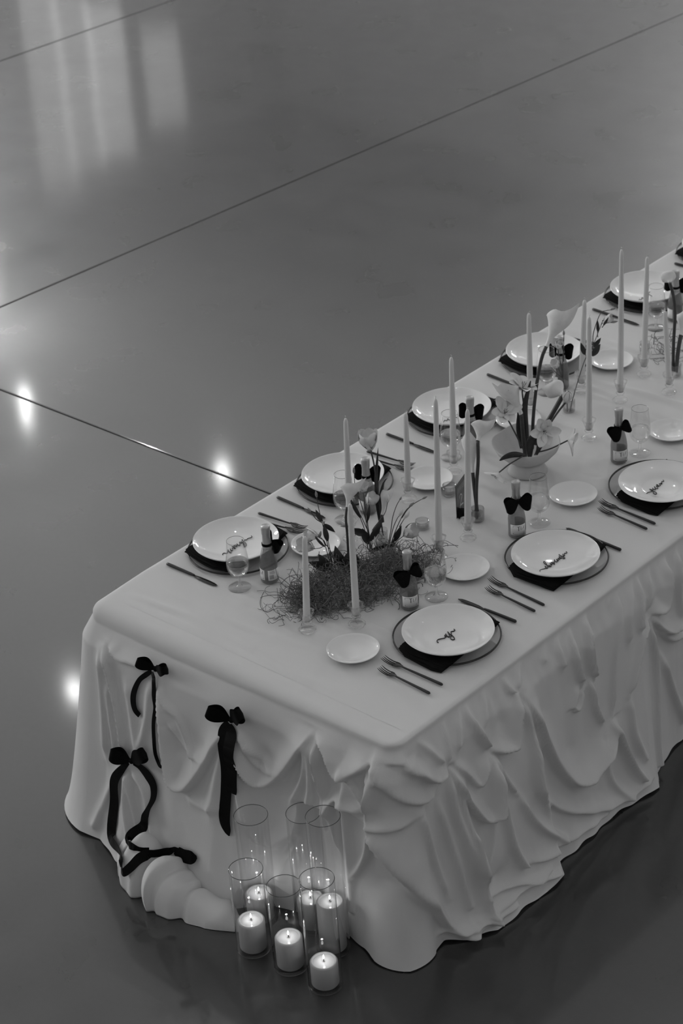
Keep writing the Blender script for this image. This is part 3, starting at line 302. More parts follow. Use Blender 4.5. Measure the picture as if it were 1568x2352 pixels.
# ================================================================ floor
def build_floor():
    root = MB().add(*box(-18.2, 9.2, -8.2, 19.2, -.12, -.03)).build('floor', M['joint'], None, smooth=False); tag(root, kind='structure')  # dark sub-base, seen as filler in the slab joints
    # saw-cut joints: long joints run beside the table, cross joints across it
    LX = [lambda y: -18., lambda y: -6.55+.07*(y-4.6), lambda y: -3.70+.07*(y-4.6), lambda y: 3.6+.07*(y-4.6), lambda y: 9.]
    LY = [lambda x: -8., lambda x: 1.765+.012*(x+2.4), lambda x: 9.6+.012*x, lambda x: 19.]
    def cross(fx, fy):
        x, y = 0., 0.
        for _ in range(30): x = fx(y); y = fy(x)
        return x, y
    gp = .0035
    for i in range(len(LX)-1):
        for j in range(len(LY)-1):
            q = [cross(LX[i], LY[j]), cross(LX[i+1], LY[j]), cross(LX[i+1], LY[j+1]), cross(LX[i], LY[j+1])]
            sg = ((1, 1), (-1, 1), (-1, -1), (1, -1))
            V = [(x+a*gp, y+b*gp, -.04) for (x, y), (a, b) in zip(q, sg)]+[(x+a*gp, y+b*gp, -.002) for (x, y), (a, b) in zip(q, sg)]+[(x+a*(gp+.004), y+b*(gp+.004), 0) for (x, y), (a, b) in zip(q, sg)]
            F = [(3, 2, 1, 0), (8, 9, 10, 11)]+[(r+k, r+(k+1) % 4, r+4+(k+1) % 4, r+4+k) for r in (0, 4) for k in range(4)]
            MB().add(V, F).build('concrete_slab', M['floor'], root, smooth=False)
build_floor()
def build_hall():
    HT = 7.3
    for n, q in (('wall_left', (-18.2, -18, -8.2, 19.2)), ('wall_right', (9, 9.2, -8.2, 19.2)), ('wall_front', (-18, 9, -8.2, -8)), ('wall_back', (-18, 9, 19, 19.2))):
        tag(MB().add(*box(*q, 0, HT)).build(n, M['wall'], None, smooth=False), kind='structure')
    tag(MB().add(*box(-18.2, 9.2, -8.2, 19.2, HT, HT+.2)).build('ceiling', M['ceiling'], None, smooth=False), kind='structure')
build_hall()
# ================================================================ table and its cloth
def build_table():
    t = thing('banquet_table', 'long rectangular banquet table hidden under the white floor-length cloth', 'table', (0, 2.27, 0))
    MB().add(*box(-.60, .61, -2.22, 2.22, .735, .757, .006)).build('tabletop', M['timber'], t, smooth=False)
    for sx in (-.5, .5):
        for y in (-2.05, 0, 2.05): MB().add(*tube([(sx, y, 0), (sx, y, .737)], .02, 10)).build('leg', M['timber'], t)
build_table()
def seg_field(s, z, pts, w, h, sym):
    """height of one fold: distance to its polyline in the unrolled cloth"""
    P = smooth_path(np.array([(a, b, 0) for a, b in pts]), max(8, 5*len(pts)))[:, :2]
    out = np.zeros_like(s); lo = P.min(0)-4*w; hi = P.max(0)+4*w
    m = (s > lo[0]) & (s < hi[0]) & (z > lo[1]) & (z < hi[1])
    if not m.any(): return out
    q = np.stack([s[m], z[m]], 1); best = np.full(len(q), 9.); sd = np.zeros(len(q)); tt = np.zeros(len(q)); n = len(P)-1
    for i in range(n):
        a, b = P[i], P[i+1]; d = b-a; L2 = d@d+1e-12
        t = np.clip(((q-a)@d)/L2, 0, 1); c = a+t[:, None]*d; r = q-c; dist = np.hypot(r[:, 0], r[:, 1])
        k = dist < best; best[k] = dist[k]; sd[k] = np.where(r[:, 1] < 0, -1, 1)[k]; tt[k] = ((i+t)/n)[k]
    if sym: wl = np.where(sd < 0, w*.50, w*2.2)
    else: wl = np.full(len(q), w*1.1)
    end = np.clip(np.minimum(tt, 1-tt if P[-1][1] > .16 else 1)/.16, 0, 1); end = .3+.7*end*end*(3-2*end)
    prof = .55*np.exp(-(best/wl)**2)+.45*np.exp(.22-np.sqrt((best/(wl*.8))**2+.05))
    out[m] = h*prof*end
    return out
def build_cloth():
    s = np.concatenate([np.arange(0, SA-.5, .06), np.arange(SA-.5, s_of_y(1.75), .0058), np.arange(s_of_y(1.75), s_of_y(3.2), .009), np.arange(s_of_y(3.2), SE, .03)])
    k = np.linspace(0, 1, 128); zz = .752*(1-k)**1.18+.004
    roll = []
    x, y, nx, ny = outline(s)
    SS, ZZ = np.meshgrid(s, zz, indexing='ij')
    H = hem(SS)*gprof(ZZ)
    rel = np.zeros_like(SS)
    for w, h, sym, pts in RIDGES: rel += seg_field(SS, ZZ, pts, w*.85, h*(.80 if sym else 1.05), sym)
    for w, h, sym, pts in RIDGES:    # the swags go on along the long side
        if min(a[0] for a in pts) > s_of_y(.12): rel += seg_field(SS, ZZ, [(a[0]+1.32, a[1]) for a in pts], w*.85, h*(.80 if sym else 1.05), sym)
    for w, h, ps, pz in PINS: rel -= h*.75*np.exp(-np.sqrt((SS-ps)**2+(ZZ-pz)**2+(.2*w)**2)/(w*.7))
    # slack of the hanging cloth: soft vertical waves that grow towards the hem
    dn = np.clip(1-ZZ/ZT, 0, 1)
    right = 1/(1+np.exp(-(SS-SD)/.05))
    wav = np.sin(SS*23+2*np.sin(SS*5.1))+.6*np.sin(SS*41+1.3+3*np.sin(SS*7.7))+.4*np.sin(SS*67+ZZ*3)
    rel += wav*(.0012+.0035*dn)*(.35+.5*right)
    # gathers just under the table edge on the long side
    rel += right*.0016*np.exp(-((ZZ-.70)/.09)**2)*(np.sin(SS*88+4*np.sin(SS*9))+.7*np.sin(SS*131+1))
    bulge = .032*np.clip((ZT-ZZ)/.10, 0, 1)**1.2*np.where(SS < SA, .4, 1)
    far = np.clip((s_of_y(2.0)-SS)/.2, 0, 1)
    rel = rel*np.clip((ZT-.012-ZZ)/.05, 0, 1)
    off = np.maximum(H+bulge+rel, .004)
    for cx, cy, ch in CYL:           # the cloth is pushed back where a glass cylinder stands against it
        dx = np.abs(x-cx)[:, None]+0*ZZ; lim = Y0-(cy+np.sqrt(np.maximum(.057**2-dx**2, 0)))+np.maximum(dx-.045, 0)*1.4+np.maximum(ZZ-ch, 0)*2
        m = (SS > SB) & (SS < SC+.03) & (dx < .14); off = np.where(m, np.minimum(off, np.maximum(lim, .004)), off)
    # the hem rests on the floor in shallow ripples
    ripple = .004*(1+np.sin(SS*37+off*40))*np.exp(-ZZ/.02)
    X = x[:, None]+nx[:, None]*off; Y = y[:, None]+ny[:, None]*off; Z = ZZ+ripple
    # rounded edge from the table top into the drop
    rho = np.interp(s, [SA-.2, SA, SB, s_of_x(-.1), s_of_x(.3), SC, SD, SE], [.02, .035, .045, .05, .035, .02, .014, .014])
    sag = np.interp(s, [SA-.2, SA, SB, s_of_x(-.25), s_of_x(.1), s_of_x(.3), SC, SE], [0, .01, .03, .03, .012, .004, 0, 0])
    ring = []
    for a in np.linspace(0, 1, 7)[:-1]:
        ang = a*math.pi/2; d = -rho*(1-np.sin(ang))+off[:, 0]*np.sin(ang); z = .7617-(1-np.cos(ang))*np.maximum(rho*.55, .006)-sag*a*a*.6
        ring.append(np.stack([x+nx*d, y+ny*d, z], 1))
    inn = np.stack([np.clip(x, X0+.09, X1-.06), np.maximum(y, Y0+.11), np.full_like(s, .7603)], 1)
    R3 = np.stack([inn]+ring, 1)
    zdrop = (sag*.6+np.maximum(rho*.55, .006))[:, None]*np.exp(-(ZT-ZZ)/.06)
    G = np.concatenate([R3, np.stack([X, Y, np.maximum(Z-zdrop*np.clip(ZZ/.3, 0, 1), .003)], 2)], 1)
    mb = MB(); V, F = grid(G); mb.add(V, [f[::-1] for f in F])
    # the top, with the soft creases that run across the table
    gx = np.linspace(X0+.052, X1-.024, 60); gy = np.concatenate([np.arange(Y0+.078, 2.8, .011), np.arange(2.8, Y1, .03)])
    GX, GY = np.meshgrid(gx, gy, indexing='ij')
    zt = np.zeros_like(GX); rr = random.Random(3)
    for i in range(46):
        yc = rr.uniform(-.0, 3.4); sl = rr.uniform(-.10, .10); xc = rr.uniform(-.5, .5); ln = rr.uniform(.12, .45); w = rr.uniform(.007, .022)
        zt += rr.uniform(.0018, .0056)*np.exp(-((GY-yc-sl*(GX-xc)-.02*np.sin(GX*6+i))/w)**2)*np.exp(-((GX-xc)/ln)**2)
    for i in range(16):
        yc = rr.uniform(.02, .46); xc = rr.uniform(-.55, .15); ln = rr.uniform(.15, .4); w = rr.uniform(.006, .014)
        zt += rr.uniform(.002, .0045)*np.exp(-((GY-yc-rr.uniform(-.06, .10)*(GX-xc)-.015*np.sin(GX*7+i))/w)**2)*np.exp(-((GX-xc)/ln)**2)
    edge = np.clip(np.minimum(np.minimum(GX-gx[0], gx[-1]-GX), GY-gy[0])/.05, 0, 1)
    keep = np.ones_like(GX)          # the cloth lies flat under plates and cups
    for (ox, oy), rad in [(c, .175) for c in SETR+SETL]+[(c, .085) for c in SIDE_R+SIDE_L]+[(c, .04) for c in BOT_R+BOT_L+GOB_R+GOB_L+VASES+VOTIVES]+[((-.012, 1.462), .08)]+[((c[0], c[1]), .035) for c in CANDLES]:
        keep *= np.clip((np.hypot(GX-ox, GY-oy)-rad)/.03+.5, 0, 1)
    GZ = .7613+np.minimum(zt*1.5, .009)*edge*keep
    V, F = grid(np.stack([GX, GY, GZ], 2)); mb.add(V, F)
    o = mb.build('tablecloth', M['cloth'])
    tag(o, 'white floor-length tablecloth gathered in swags and pinned with black bows', 'tablecloth')
    # the gathered length of cloth lying on the floor at the left front corner
    C = smooth_path(np.array([(-.40, -.17, 0), (-.31, -.20, 0), (-.20, -.235, 0), (-.11, -.245, 0), (-.02, -.255, 0), (.06, -.245, 0), (.135, -.235, 0), (.185, -.225, 0)]), 150)
    u = np.linspace(0, 1, 150)
    rad = np.interp(u, [0, .08, .2, .36, .42, .5, .62, .68, .8, 1], [.02, .06, .085, .10, .085, .10, .085, .068, .062, .012])
    hgt = np.interp(u, [0, .1, .25, .4, .5, .6, .7, .85, 1], [.02, .10, .14, .135, .14, .10, .075, .055, .01])
    T = np.gradient(C, axis=0); T /= np.linalg.norm(T, axis=1)[:, None]; Nn = np.stack([T[:, 1], -T[:, 0], 0*u], 1)
    ph = np.linspace(-.08, 1.05, 56); U, PH = np.meshgrid(u, ph, indexing='ij')
    fold = np.zeros_like(U); rb = random.Random(11)
    for i in range(24):
        sg_ = 1 if i % 3 else -1
        fold += sg_*rb.uniform(.08, .22)*np.exp(-((U-rb.uniform(0, 1)-.10*(PH-.5)*rb.uniform(-1, 1))/rb.uniform(.03, .09))**2-((PH-rb.uniform(.05, .95))/rb.uniform(.14, .40))**2)
    fold = np.clip(fold, -.28, .30)
    pinch = 1-.30*np.exp(-((U-.40)/.02)**2)-.24*np.exp(-((U-.66)/.02)**2)-.14*np.exp(-((U-.22)/.018)**2)-.12*np.exp(-((U-.53)/.02)**2)
    k = (1+fold)*pinch; A = PH*math.pi
    XX = C[:, None, 0]+Nn[:, None, 0]*rad[:, None]*k*np.cos(A); YY = C[:, None, 1]+Nn[:, None, 1]*rad[:, None]*k*np.cos(A)
    Zb = np.maximum(hgt[:, None]*k*np.sin(A), .002)
    V, F = grid(np.stack([XX, YY, Zb], 2)); MB().add(V, [f[::-1] for f in F]).build('gathered_hem', M['cloth'], o)
    return o
CLOTH = build_cloth()
# ================================================================ black ribbons pinned on the cloth
def cloth_tree():
    from mathutils.bvhtree import BVHTree
    vs = []; fs = []
    for o in (CLOTH, CLOTH.children[0]):
        n0 = len(vs); vs += [v.co for v in o.data.vertices]; fs += [tuple(n0+i for i in p.vertices) for p in o.data.polygons]
    return BVHTree.FromPolygons(vs, fs)
def lay(P, n, lift, tree):
    """drop each ribbon point onto the cloth along -n; keep it where it is if it already stands clear"""
    P = P.copy(); h = []
    for p in P:
        hit = tree.ray_cast(Vector(p+n*.30), Vector(-n), .6)
        h.append(.30-hit[3] if hit[0] is not None else -1)
    h = np.array([a if abs(a) < .2 else 0.0 for a in h]); m = len(h)
    up = np.array([h[max(0, i-3):i+4].max() for i in range(m)])
    sm = np.array([up[max(0, i-4):i+5].mean() for i in range(m)])
    return P+n*(np.maximum(sm, h)+lift)[:, None]
def build_bow(d, label):
    n0 = np.array([0, -1., 0]); k0 = np.array(d['knot'][:3]); k = lay(k0[None], n0, .016, TREE)[0]; sh = k-k0
    root = thing('ribbon_bow', label, 'bow', tuple(k), 0, 'black bows on the tablecloth')
    L = lambda P: np.array(P, float)-k
    nrm = np.array([0, -1, .25]); nrm /= np.linalg.norm(nrm)
    V, F = lathe([(0, -.009), (.007, -.007), (.0095, 0), (.007, .007), (0, .009)], 12)
    MB().add([(x, y*.8, z) for x, y, z in V], F).build('knot', M['satin'], root)
    for lp in d['loops']:
        t = L(np.array(lp[:3])+sh)+nrm*.012; w = lp[3]; n = 41; a = np.linspace(0, 1, n); P = []; Wd = []
        for q in a:
            r = math.sin(q*math.pi)**.75; side = 1 if q < .5 else -1
            P.append(t*r+nrm*(.014*math.sin(2*math.pi*q))+np.array([0, 0, .10*w*math.sin(q*math.pi)]))
            Wd.append(.007+w*.92*math.sin(math.pi*r*.80)**1.15)
        # ribbon edge runs across the loop axis
        P = np.array(P); ax = t/np.linalg.norm(t); up = np.cross(nrm, ax); up /= np.linalg.norm(up)
        lo = []; hi = []
        for p_, w_, q in zip(P, Wd, a):
            lo.append(p_-up*w_/2); hi.append(p_+up*w_/2+nrm*.003)
        G = np.stack([np.array(lo), P+nrm*.002*np.sign(.5-a)[:, None], np.array(hi)], 1)
        V, F = grid(G); mb = MB().add(V, F); mb.build('loop', M['satin'], root)
    for tl in d['tails']:
        q = smooth_path(np.array(tl), 8*len(tl)); nn = n0 if q[:, 2].min() > .16 else np.array([0, -.8, .6])
        P = lay(q[:, :3], nn, .008, TREE)-k
        V, F = ribbon(P, np.maximum(q[:, 3], .002), nrm, .0008); MB().add(V, F).build('tail', M['satin'], root, smooth=False)
TREE = cloth_tree()
build_bow(BOWS[0], 'thin black ribbon bow with an open left loop, highest on the cloth at the left')
build_bow(BOWS[1], 'wide black ribbon bow with two tails hanging side by side, right of the thin bow')
build_bow(BOWS[2], 'lowest black ribbon bow, its long tails trailing onto the gathered cloth on the floor')
# ================================================================ place settings
SEAT_R = ['nearest setting of the right row', 'second setting of the right row', 'third setting of the right row']
SEAT_L = ['nearest setting of the left row', 'second setting of the left row', 'third setting of the left row', 'fourth setting of the left row', 'fifth setting of the left row', 'sixth setting of the left row']
TOP = .764
def make_charger(loc, label):
    t = thing('charger_plate', label, 'plate', loc, 0, 'glass charger plates')
    MB().add(*lathe([(0, .001), (.10, .0015), (.150, .005), (.1635, .0085)], 64)).build('glass_disc', M['charger'], t)
    a = np.linspace(0, 2*math.pi, 97)
    V, F = lathe([(.1615, .0055), (.1655, .0055), (.1665, .0085), (.1655, .0105), (.1620, .0105), (.1610, .0085), (.1615, .0055)], 96)
    MB().add(V, F).build('rim', M['rim'], t)
    return t
def make_plate(loc, label, deep):
    t = thing('dinner_plate', label, 'plate', loc, 0, 'white dinner plates')
    if deep: pr = [(0, .004), (.055, .004), (.066, .006), (.076, .014), (.10, .0175), (.128, .025), (.1385, .030), (.140, .031), (.1405, .0295), (.128, .021), (.09, .010), (.06, 0), (0, 0)]
    else: pr = [(0, .006), (.06, .0062), (.095, .009), (.118, .0155), (.132, .0235), (.1385, .0285), (.140, .0292), (.1405, .0275), (.133, .020), (.118, .011), (.09, .003), (.06, 0), (0, 0)]
    V, F = lathe(pr, 72); MB().add(V, [f[::-1] for f in F]).build('plate_body', M['china'], t); return t
def make_side(loc, label):
    o = MB().add(*[(lambda VF: (VF[0], [f[::-1] for f in VF[1]]))(lathe([(0, .0035), (.045, .004), (.062, .008), (.074, .0145), (.0795, .0185), (.081, .0185), (.0805, .016), (.066, .006), (.045, 0), (0, 0)], 56))][0]).build('side_plate', M['china'], None, loc=loc)
    return tag(o, label, 'plate', 'small white side plates')
def make_napkin(front, back, loc, label, hang):
    """folded black linen laid across the charger, both ends showing beyond the plate"""
    t = thing('napkin', label, 'napkin', loc, 0, 'black linen napkins')
    lx, ly = loc[0], loc[1]
    xs0, xs1 = min(a[0] for a in front), max(a[0] for a in front)
    b0, b1 = min(a[0] for a in back), max(a[0] for a in back)
    y0 = min(a[1] for a in front); y1 = max(a[1] for a in back)
    n, m = 24, 40; G = []
    for layer, (ins, dz) in enumerate(((0, 0), (.006, .0035), (.016, .0065))):
        top = []; 
        for j in range(m):
            v = j/(m-1); row = []
            for i in range(n):
                u = i/(n-1)
                xa = xs0+(xs1-xs0)*u; xb = b0+(b1-b0)*u; x = xa*(1-v)+xb*v
                fy = np.interp(xa, [a[0] for a in front], [a[1] for a in front]); by = np.interp(xb, [a[0] for a in sorted(back)], [a[1] for a in sorted(back)])
                y = fy+ins+(by-fy-2*ins)*v
                r = math.hypot(x-lx, y-ly)
                z = .0135 if r < .168 else .0135-(.0115)*min(1, (r-.168)/.022)
                z += dz*(1-.3*abs(2*u-1)**4)+.002*math.sin(u*9+v*3+layer)*(1 if r > .13 else .2)
                row.append((x-lx, y-ly, max(z, .0012+dz*.5)))
            top.append(row)
        T = np.array(top); Bt = T.copy(); Bt[:, :, 2] -= .0022
        G.append((T, Bt))
    for T, Bt in G:
        mb = MB(); V, F = grid(T); mb.add(V, F); V, F = grid(Bt); mb.add(V, [f[::-1] for f in F])
        ed = np.concatenate([T[0], T[1:, -1], T[-1, ::-1][1:], T[::-1, 0][1:]]); eb = np.concatenate([Bt[0], Bt[1:, -1], Bt[-1, ::-1][1:], Bt[::-1, 0][1:]])
        V, F = grid(np.stack([eb, ed], 1)); mb.add(V, F); mb.build('fold', M['linen'], t)
    return t
def make_name(key, label):
    q = np.array(NAMES[key]); P = smooth_path(np.c_[q, np.zeros(len(q))], 5*len(q)); c = P.mean(0); P = P-c
    V, F = tube(P, .0013 if key != 'R0' else .0016, 6)
    o = MB().add(V, F).build('name_sign', M['nameplate'], None)
    zoff = {'R2': .026}.get(key, .0283)
    o.location = (c[0], c[1], TOP+zoff); tag(o, label, 'sign', 'black script name signs'); return o
# cutlery is modelled along +x: handle end at x=0, tip at x=length
def fork_parts(L):
    hx = L*.60
    P = np.array([(0, 0, .0045), (.01, 0, .0045), (hx*.5, 0, .0048), (hx, 0, .0052), (L*.68, 0, .006)])
    hp = smooth_path(P, 22); V, F = tube(hp, np.interp(np.linspace(0, 1, 22), [0, .03, .1, .75, 1], [.0018, .0044, .0048, .0034, .0026]), 10)
    n = 18; xs = np.linspace(L*.665, L*.80, n); hw = np.interp(xs/L, [.665, .70, .745, .80], [.0026, .0050, .0105, .0118]); zc = np.interp(xs/L, [.665, .72, .80], [.006, .0045, .0025])
    G = []
    for x, w, z in zip(xs, hw, zc):
        G.append([(x, w*a, z+.0022*a*a+b) for a, b in ((-1, .0009), (-.5, .0009), (0, .0009), (.5, .0009), (1, .0009), (1, -.0009), (.5, -.0009), (0, -.0009), (-.5, -.0009), (-1, -.0009))])
    head = MB().add(*grid(np.array(G), closed=True))
    tines = []
    for c in (-.0099, -.0033, .0033, .0099):
        xs = np.linspace(L*.79, L, 8); zz = np.interp(xs/L, [.79, .87, .94, 1.0], [.0025, .0022, .0050, .0105]); ws = np.interp(xs/L, [.79, .96, 1], [.0019, .0014, .0006])
        T = MB().add(*tube(np.stack([xs, np.full(8, c), zz+.0022*(c/.0118)**2], 1), ws, 6)); tines.append(T)
    return MB().add(V, F), head, tines
FORKS = {}
def place_fork(L, a, b, label, group):
    ang = math.atan2(b[1]-a[1], b[0]-a[0])
    if L not in FORKS:
        t = thing('fork', label, 'fork', (a[0], a[1], TOP), ang, group)
        h, hd, tn = fork_parts(L); h.build('handle', M['black'], t); hd.build('head', M['black'], t)
        for T in tn: T.build('tine', M['black'], t)
        FORKS[L] = t; return t
    return dup(FORKS[L], (a[0], a[1], TOP), ang, label, group)
KNIFE = []
def place_knife(a, b, label, z=TOP):
    ang = math.atan2(b[1]-a[1], b[0]-a[0])
    if KNIFE: return dup(KNIFE[0], (a[0], a[1], z), ang, label, 'black table knives')
    L = .226
    t = thing('table_knife', label, 'knife', (a[0], a[1], z), ang, 'black table knives'); KNIFE.append(t)
    hp = smooth_path(np.array([(0, 0, .0045), (.01, 0, .0045), (.06, 0, .0045), (.115, 0, .0042), (.124, 0, .004)]), 20)
    MB().add(*tube(hp, np.interp(np.linspace(0, 1, 20), [0, .04, .12, .85, 1], [.002, .0052, .0056, .0048, .0034]), 10)).build('handle', M['black'], t)
    n = 20; xs = np.linspace(.120, L, n); lo = np.interp(xs, [.12, .132, .15, .195, .215, .226], [-.003, -.0045, -.0088, -.0095, -.0075, -.0015]); hi = np.interp(xs, [.12, .15, .19, .21, .226], [.003, .0062, .0066, .0052, .0010])
    G = [[(x, l, .0028), (x, h, .0036), (x, h, .0018), (x, l, .0018)] for x, l, h in zip(xs, lo, hi)]
    V, F = grid(np.array(G), closed=True); F.append((0, 1, 2, 3)); F.append(tuple((n-1)*4+q for q in (3, 2, 1, 0)))
    MB().add(V, F).build('blade', M['black'], t); return t
# ---- bottles
def patch(r, a0, a1, z0, z1, n=20, th=.0004):
    G = []
    for k in range(n+1):
        a = a0+(a1-a0)*k/n; c, s = math.cos(a), math.sin(a); G.append([(r*c, r*s, z0), ((r+th)*c, (r+th)*s, z0), ((r+th)*c, (r+th)*s, z1), (r*c, r*s, z1)])
    V, F = grid(np.array(G), closed=True); F.append((3, 2, 1, 0)); F.append(tuple(n*4+q for q in range(4))); return V, F
BOT = []
def bottle_parts(t, bowstyle):
    pr = [(0, .004), (.012, .0015), (.024, 0), (.0275, .004), (.0282, .010), (.0282, .058), (.0272, .072), (.0235, .094), (.0175, .118), (.0140, .134), (.0125, .146), (.0120, .170)]
    P = smooth_path(np.array([(r, 0, z) for r, z in pr]), 72); Z = P[:, 2]; n = 64; V = []; F = []
    for r, z in zip(P[:, 0], Z):
        for k in range(n):
            a = 2*math.pi*k/n; e = 0
            if .055 < z < .122 or .004 < z < .016: e = .0006*max(abs(math.sin(a*12+z*420)), abs(math.sin(a*12-z*420)))**6
            V.append(((max(r, 0)+e)*math.cos(a), (max(r, 0)+e)*math.sin(a), z))
    for i in range(len(Z)-1):
        for k in range(n): F.append((i*n+k, i*n+(k+1) % n, (i+1)*n+(k+1) % n, (i+1)*n+k))
    body = MB().add(V, F).build('bottle_body', M['bottle'], t)
    foil = MB().add(*lathe([(.0165, .122), (.0150, .134), (.0136, .150), (.0128, .168), (.0132, .171), (.0140, .174), (.0142, .186), (.0148, .189), (.0148, .199), (.0138, .2015), (0, .2022)], 28, wob=lambda a, z: 1+.012*math.sin(a*9+z*300))).build('foil_cap', M['foil'], t)
    lab = MB().add(*patch(.0287, -.95, .95, .016, .053)).build('label', M['paper'], t)
    ink = MB(); R = .0292
    def bar(a0, a1, z0, z1): ink.add(*patch(R, a0, a1, z0, z1, 6, .0002))
    bar(-.62, .72, .0488, .0494); bar(-.62, -.59, .043, .0494); bar(.70, .73, .043, .0494)      # frame corners
    bar(-.62, .72, .0190, .0196); bar(-.62, -.59, .0190, .024); bar(.70, .73, .0190, .024)
    bar(-.02, .05, .0320, .0465); bar(-.14, .17, .0462, .0475)                                 # T
    bar(.26, .30, .0345, .0460); bar(.26, .42, .0455, .0460); bar(.26, .38, .0405, .0409); bar(.26, .42, .0345, .0350)  # E
    for k in range(6): bar(.48+.026*k, .51+.026*k, .0345+.0019*k, .0370+.0019*k)               # A
    for k in range(5): bar(.62+.012*k, .645+.012*k, .0435-.0019*k, .0460-.0019*k)
    ink.build('lettering', M['ink'], lab, smooth=False)
    back = MB().add(*patch(.0287, 1.35, 3.2, .016, .053)).build('back_label', M['paper'], t)
    pr2 = MB()
    for k in range(9): pr2.add(*patch(R, 1.50+.055*k, 1.50+.055*k+(.03 if k % 3 else .042), .021, .036, 2, .0002))
    for k in range(4): pr2.add(*patch(R, 1.55, 2.2-.1*(k % 2), .040+.003*k, .0412+.003*k, 8, .0002))
    pr2.build('barcode', M['greyink'], back, smooth=False)
def neck_bow(t, ang, tilt, size=1.0, droop=0.0):
    """black bow knotted round the bottle neck"""
    bz = .136
    bow = bpy.data.objects.new('bow', None); COL.objects.link(bow); bow.parent = t
    d = np.array([math.cos(ang), math.sin(ang), 0]); sdv = np.array([-math.sin(ang), math.cos(ang), 0]); up = np.array([0, 0, 1.])
    V, F = lathe([(.0142, bz-.005), (.0165, bz-.004), (.0168, bz+.004), (.0140, bz+.005)], 24); MB().add(V, F).build('band', M['satin'], bow)
    kc = d*.019+up*bz; V, F = lathe([(0, -.008), (.005, -.006), (.0065, 0), (.005, .006), (0, .008)], 10); MB().add([(x+kc[0], y+kc[1], z+kc[2]) for x, y, z in V], F).build('knot', M['satin'], bow)
    for sg in (-1, 1):
        ax = sdv*sg*math.cos(tilt*sg+droop)+up*math.sin(tilt*sg-droop*.6); pv = np.cross(d, ax); G = []
        for q in np.linspace(0, 1, 15):
            ln = .043*size*math.sin(q*math.pi)**.8; w = (.005+.0225*size*math.sin(math.pi*.76*math.sin(q*math.pi)**.8)); bulge = .010*math.sin(2*math.pi*q)+.004
            c = kc+ax*ln+d*bulge
            G.append([c-pv*w+d*.002, c-pv*w*.4-d*.002*math.sin(q*9), c+pv*w*.4+d*.002, c+pv*w-d*.001])
        V, F = grid(np.array(G)); MB().add(V, F).build('loop', M['satin'], bow)
def make_bottle(loc, rz, label, bow_ang, tilt, size=1.0, droop=0.0):
    t = thing('sparkling_wine_bottle', label, 'bottle', loc, rz, 'small bottles with black bows')
    bottle_parts(t, 0); neck_bow(t, bow_ang-rz, tilt, size, droop); return t
# ---- goblets
GOB = []
def place_goblet(loc, label, water, rz=0):
    t = thing('water_goblet', label, 'glass', loc, rz, 'stemmed water goblets')
    out = [(.0285, .172), (.0305, .150), (.0345, .115), (.0365, .092), (.0350, .074), (.0285, .058), (.0170, .047), (.0070, .042)]
    o = smooth_path(np.array([(r, 0, z) for r, z in out]), 30); inn = o.copy()[::-1]; inn[:, 0] = np.maximum(inn[:, 0]-.0012, .001); inn[:, 2] += np.linspace(.004, 0, len(inn))
    prof = [(.0001, .042)]+[(a[0], a[2]) for a in o[::-1]]+[(.0284, .1727), (.0277, .1722), (.0275, .171)]
    MB().add(*lathe(prof, 40)).build('bowl', M['glass'], t)
    MB().add(*tube([(.0281*math.cos(a), .0281*math.sin(a), .1725) for a in np.linspace(0, 2*math.pi, 49)], .0006, 5, caps=False)).build('rim', M['glassrim'], t)
    MB().add(*lathe([(.0068, .0425), (.0048, .036), (.0045, .022), (.0058, .012), (.010, .0075)], 20)).build('stem', M['crystal'], t)
    MB().add(*lathe([(.010, .0078), (.022, .0045), (.0355, .0022), (.0368, .001), (.036, 0), (0, 0)], 44)).build('foot', M['glass'], t)
    if water:
        wp = [(max(a[0]-.0026, .0003), a[2]+.003) for a in o[::-1] if a[2] < .094]
        MB().add(*lathe([(0, wp[0][1])]+wp+[(0, wp[-1][1])], 40)).build('water', M['water'], t)
    return t
# ---- right long side
deep = (False, False, True)
for i, (cx, cy) in enumerate(SETR):
    s = SEAT_R[i]
    make_charger((cx, cy, TOP), 'clear black-rimmed charger at the '+s)
    dx, dy = cx-SETR[0][0], cy-SETR[0][1]
    fr = [(a[0]+dx, a[1]+dy) for a in NAPR0[0]]; bk = [(a[0]+dx, a[1]+dy) for a in NAPR0[1]]
    if i == 1: fr = [(a[0]-.012*(k < 2), a[1]+.004*(k in (1, 2))-.008*(k == 1)) for k, a in enumerate(fr)]
    make_napkin(fr, bk, (cx, cy, TOP), 'folded black napkin at the '+s, 0)
    c = PLR[i]; make_plate((c[0], c[1], TOP+.020), ('deep white soup plate' if deep[i] else 'glossy white dinner plate')+' at the '+s, deep[i])
    make_side((SIDE_R[i][0], SIDE_R[i][1], TOP), 'small white side plate at the '+s)
make_side((SIDE_R[3][0], SIDE_R[3][1], TOP), 'small white side plate farthest along the right half, cut by the right frame edge')
for k, l in (('R0', 'black script name sign, the shortest one, on the nearest right plate'), ('R1', 'long black script name sign on the second plate of the right side'), ('R2', 'black script name sign on the deep plate at the right frame edge'), ('L0', 'black script name sign behind the goblet on the nearest left plate'), ('L2', 'small part of a black script sign on the third left plate'), ('L4', 'black script name sign between two candles on the fifth left plate')):
    make_name(k, l)
FR = [(((.559, .247), (.357, .257)), ((.561, .303), (.331, .303))), (((.541, .776), (.340, .793)), ((.543, .820), (.310, .840))), (((.539, 1.374), (.338, 1.390)), ((.542, 1.416), (.310, 1.429)))]
for i, (a, b) in enumerate(FR):
    place_fork(.203, *a, 'short black salad fork at the '+SEAT_R[i], 'black salad forks')
    place_fork(.231, *b, 'long black dinner fork at the '+SEAT_R[i], 'black dinner forks')
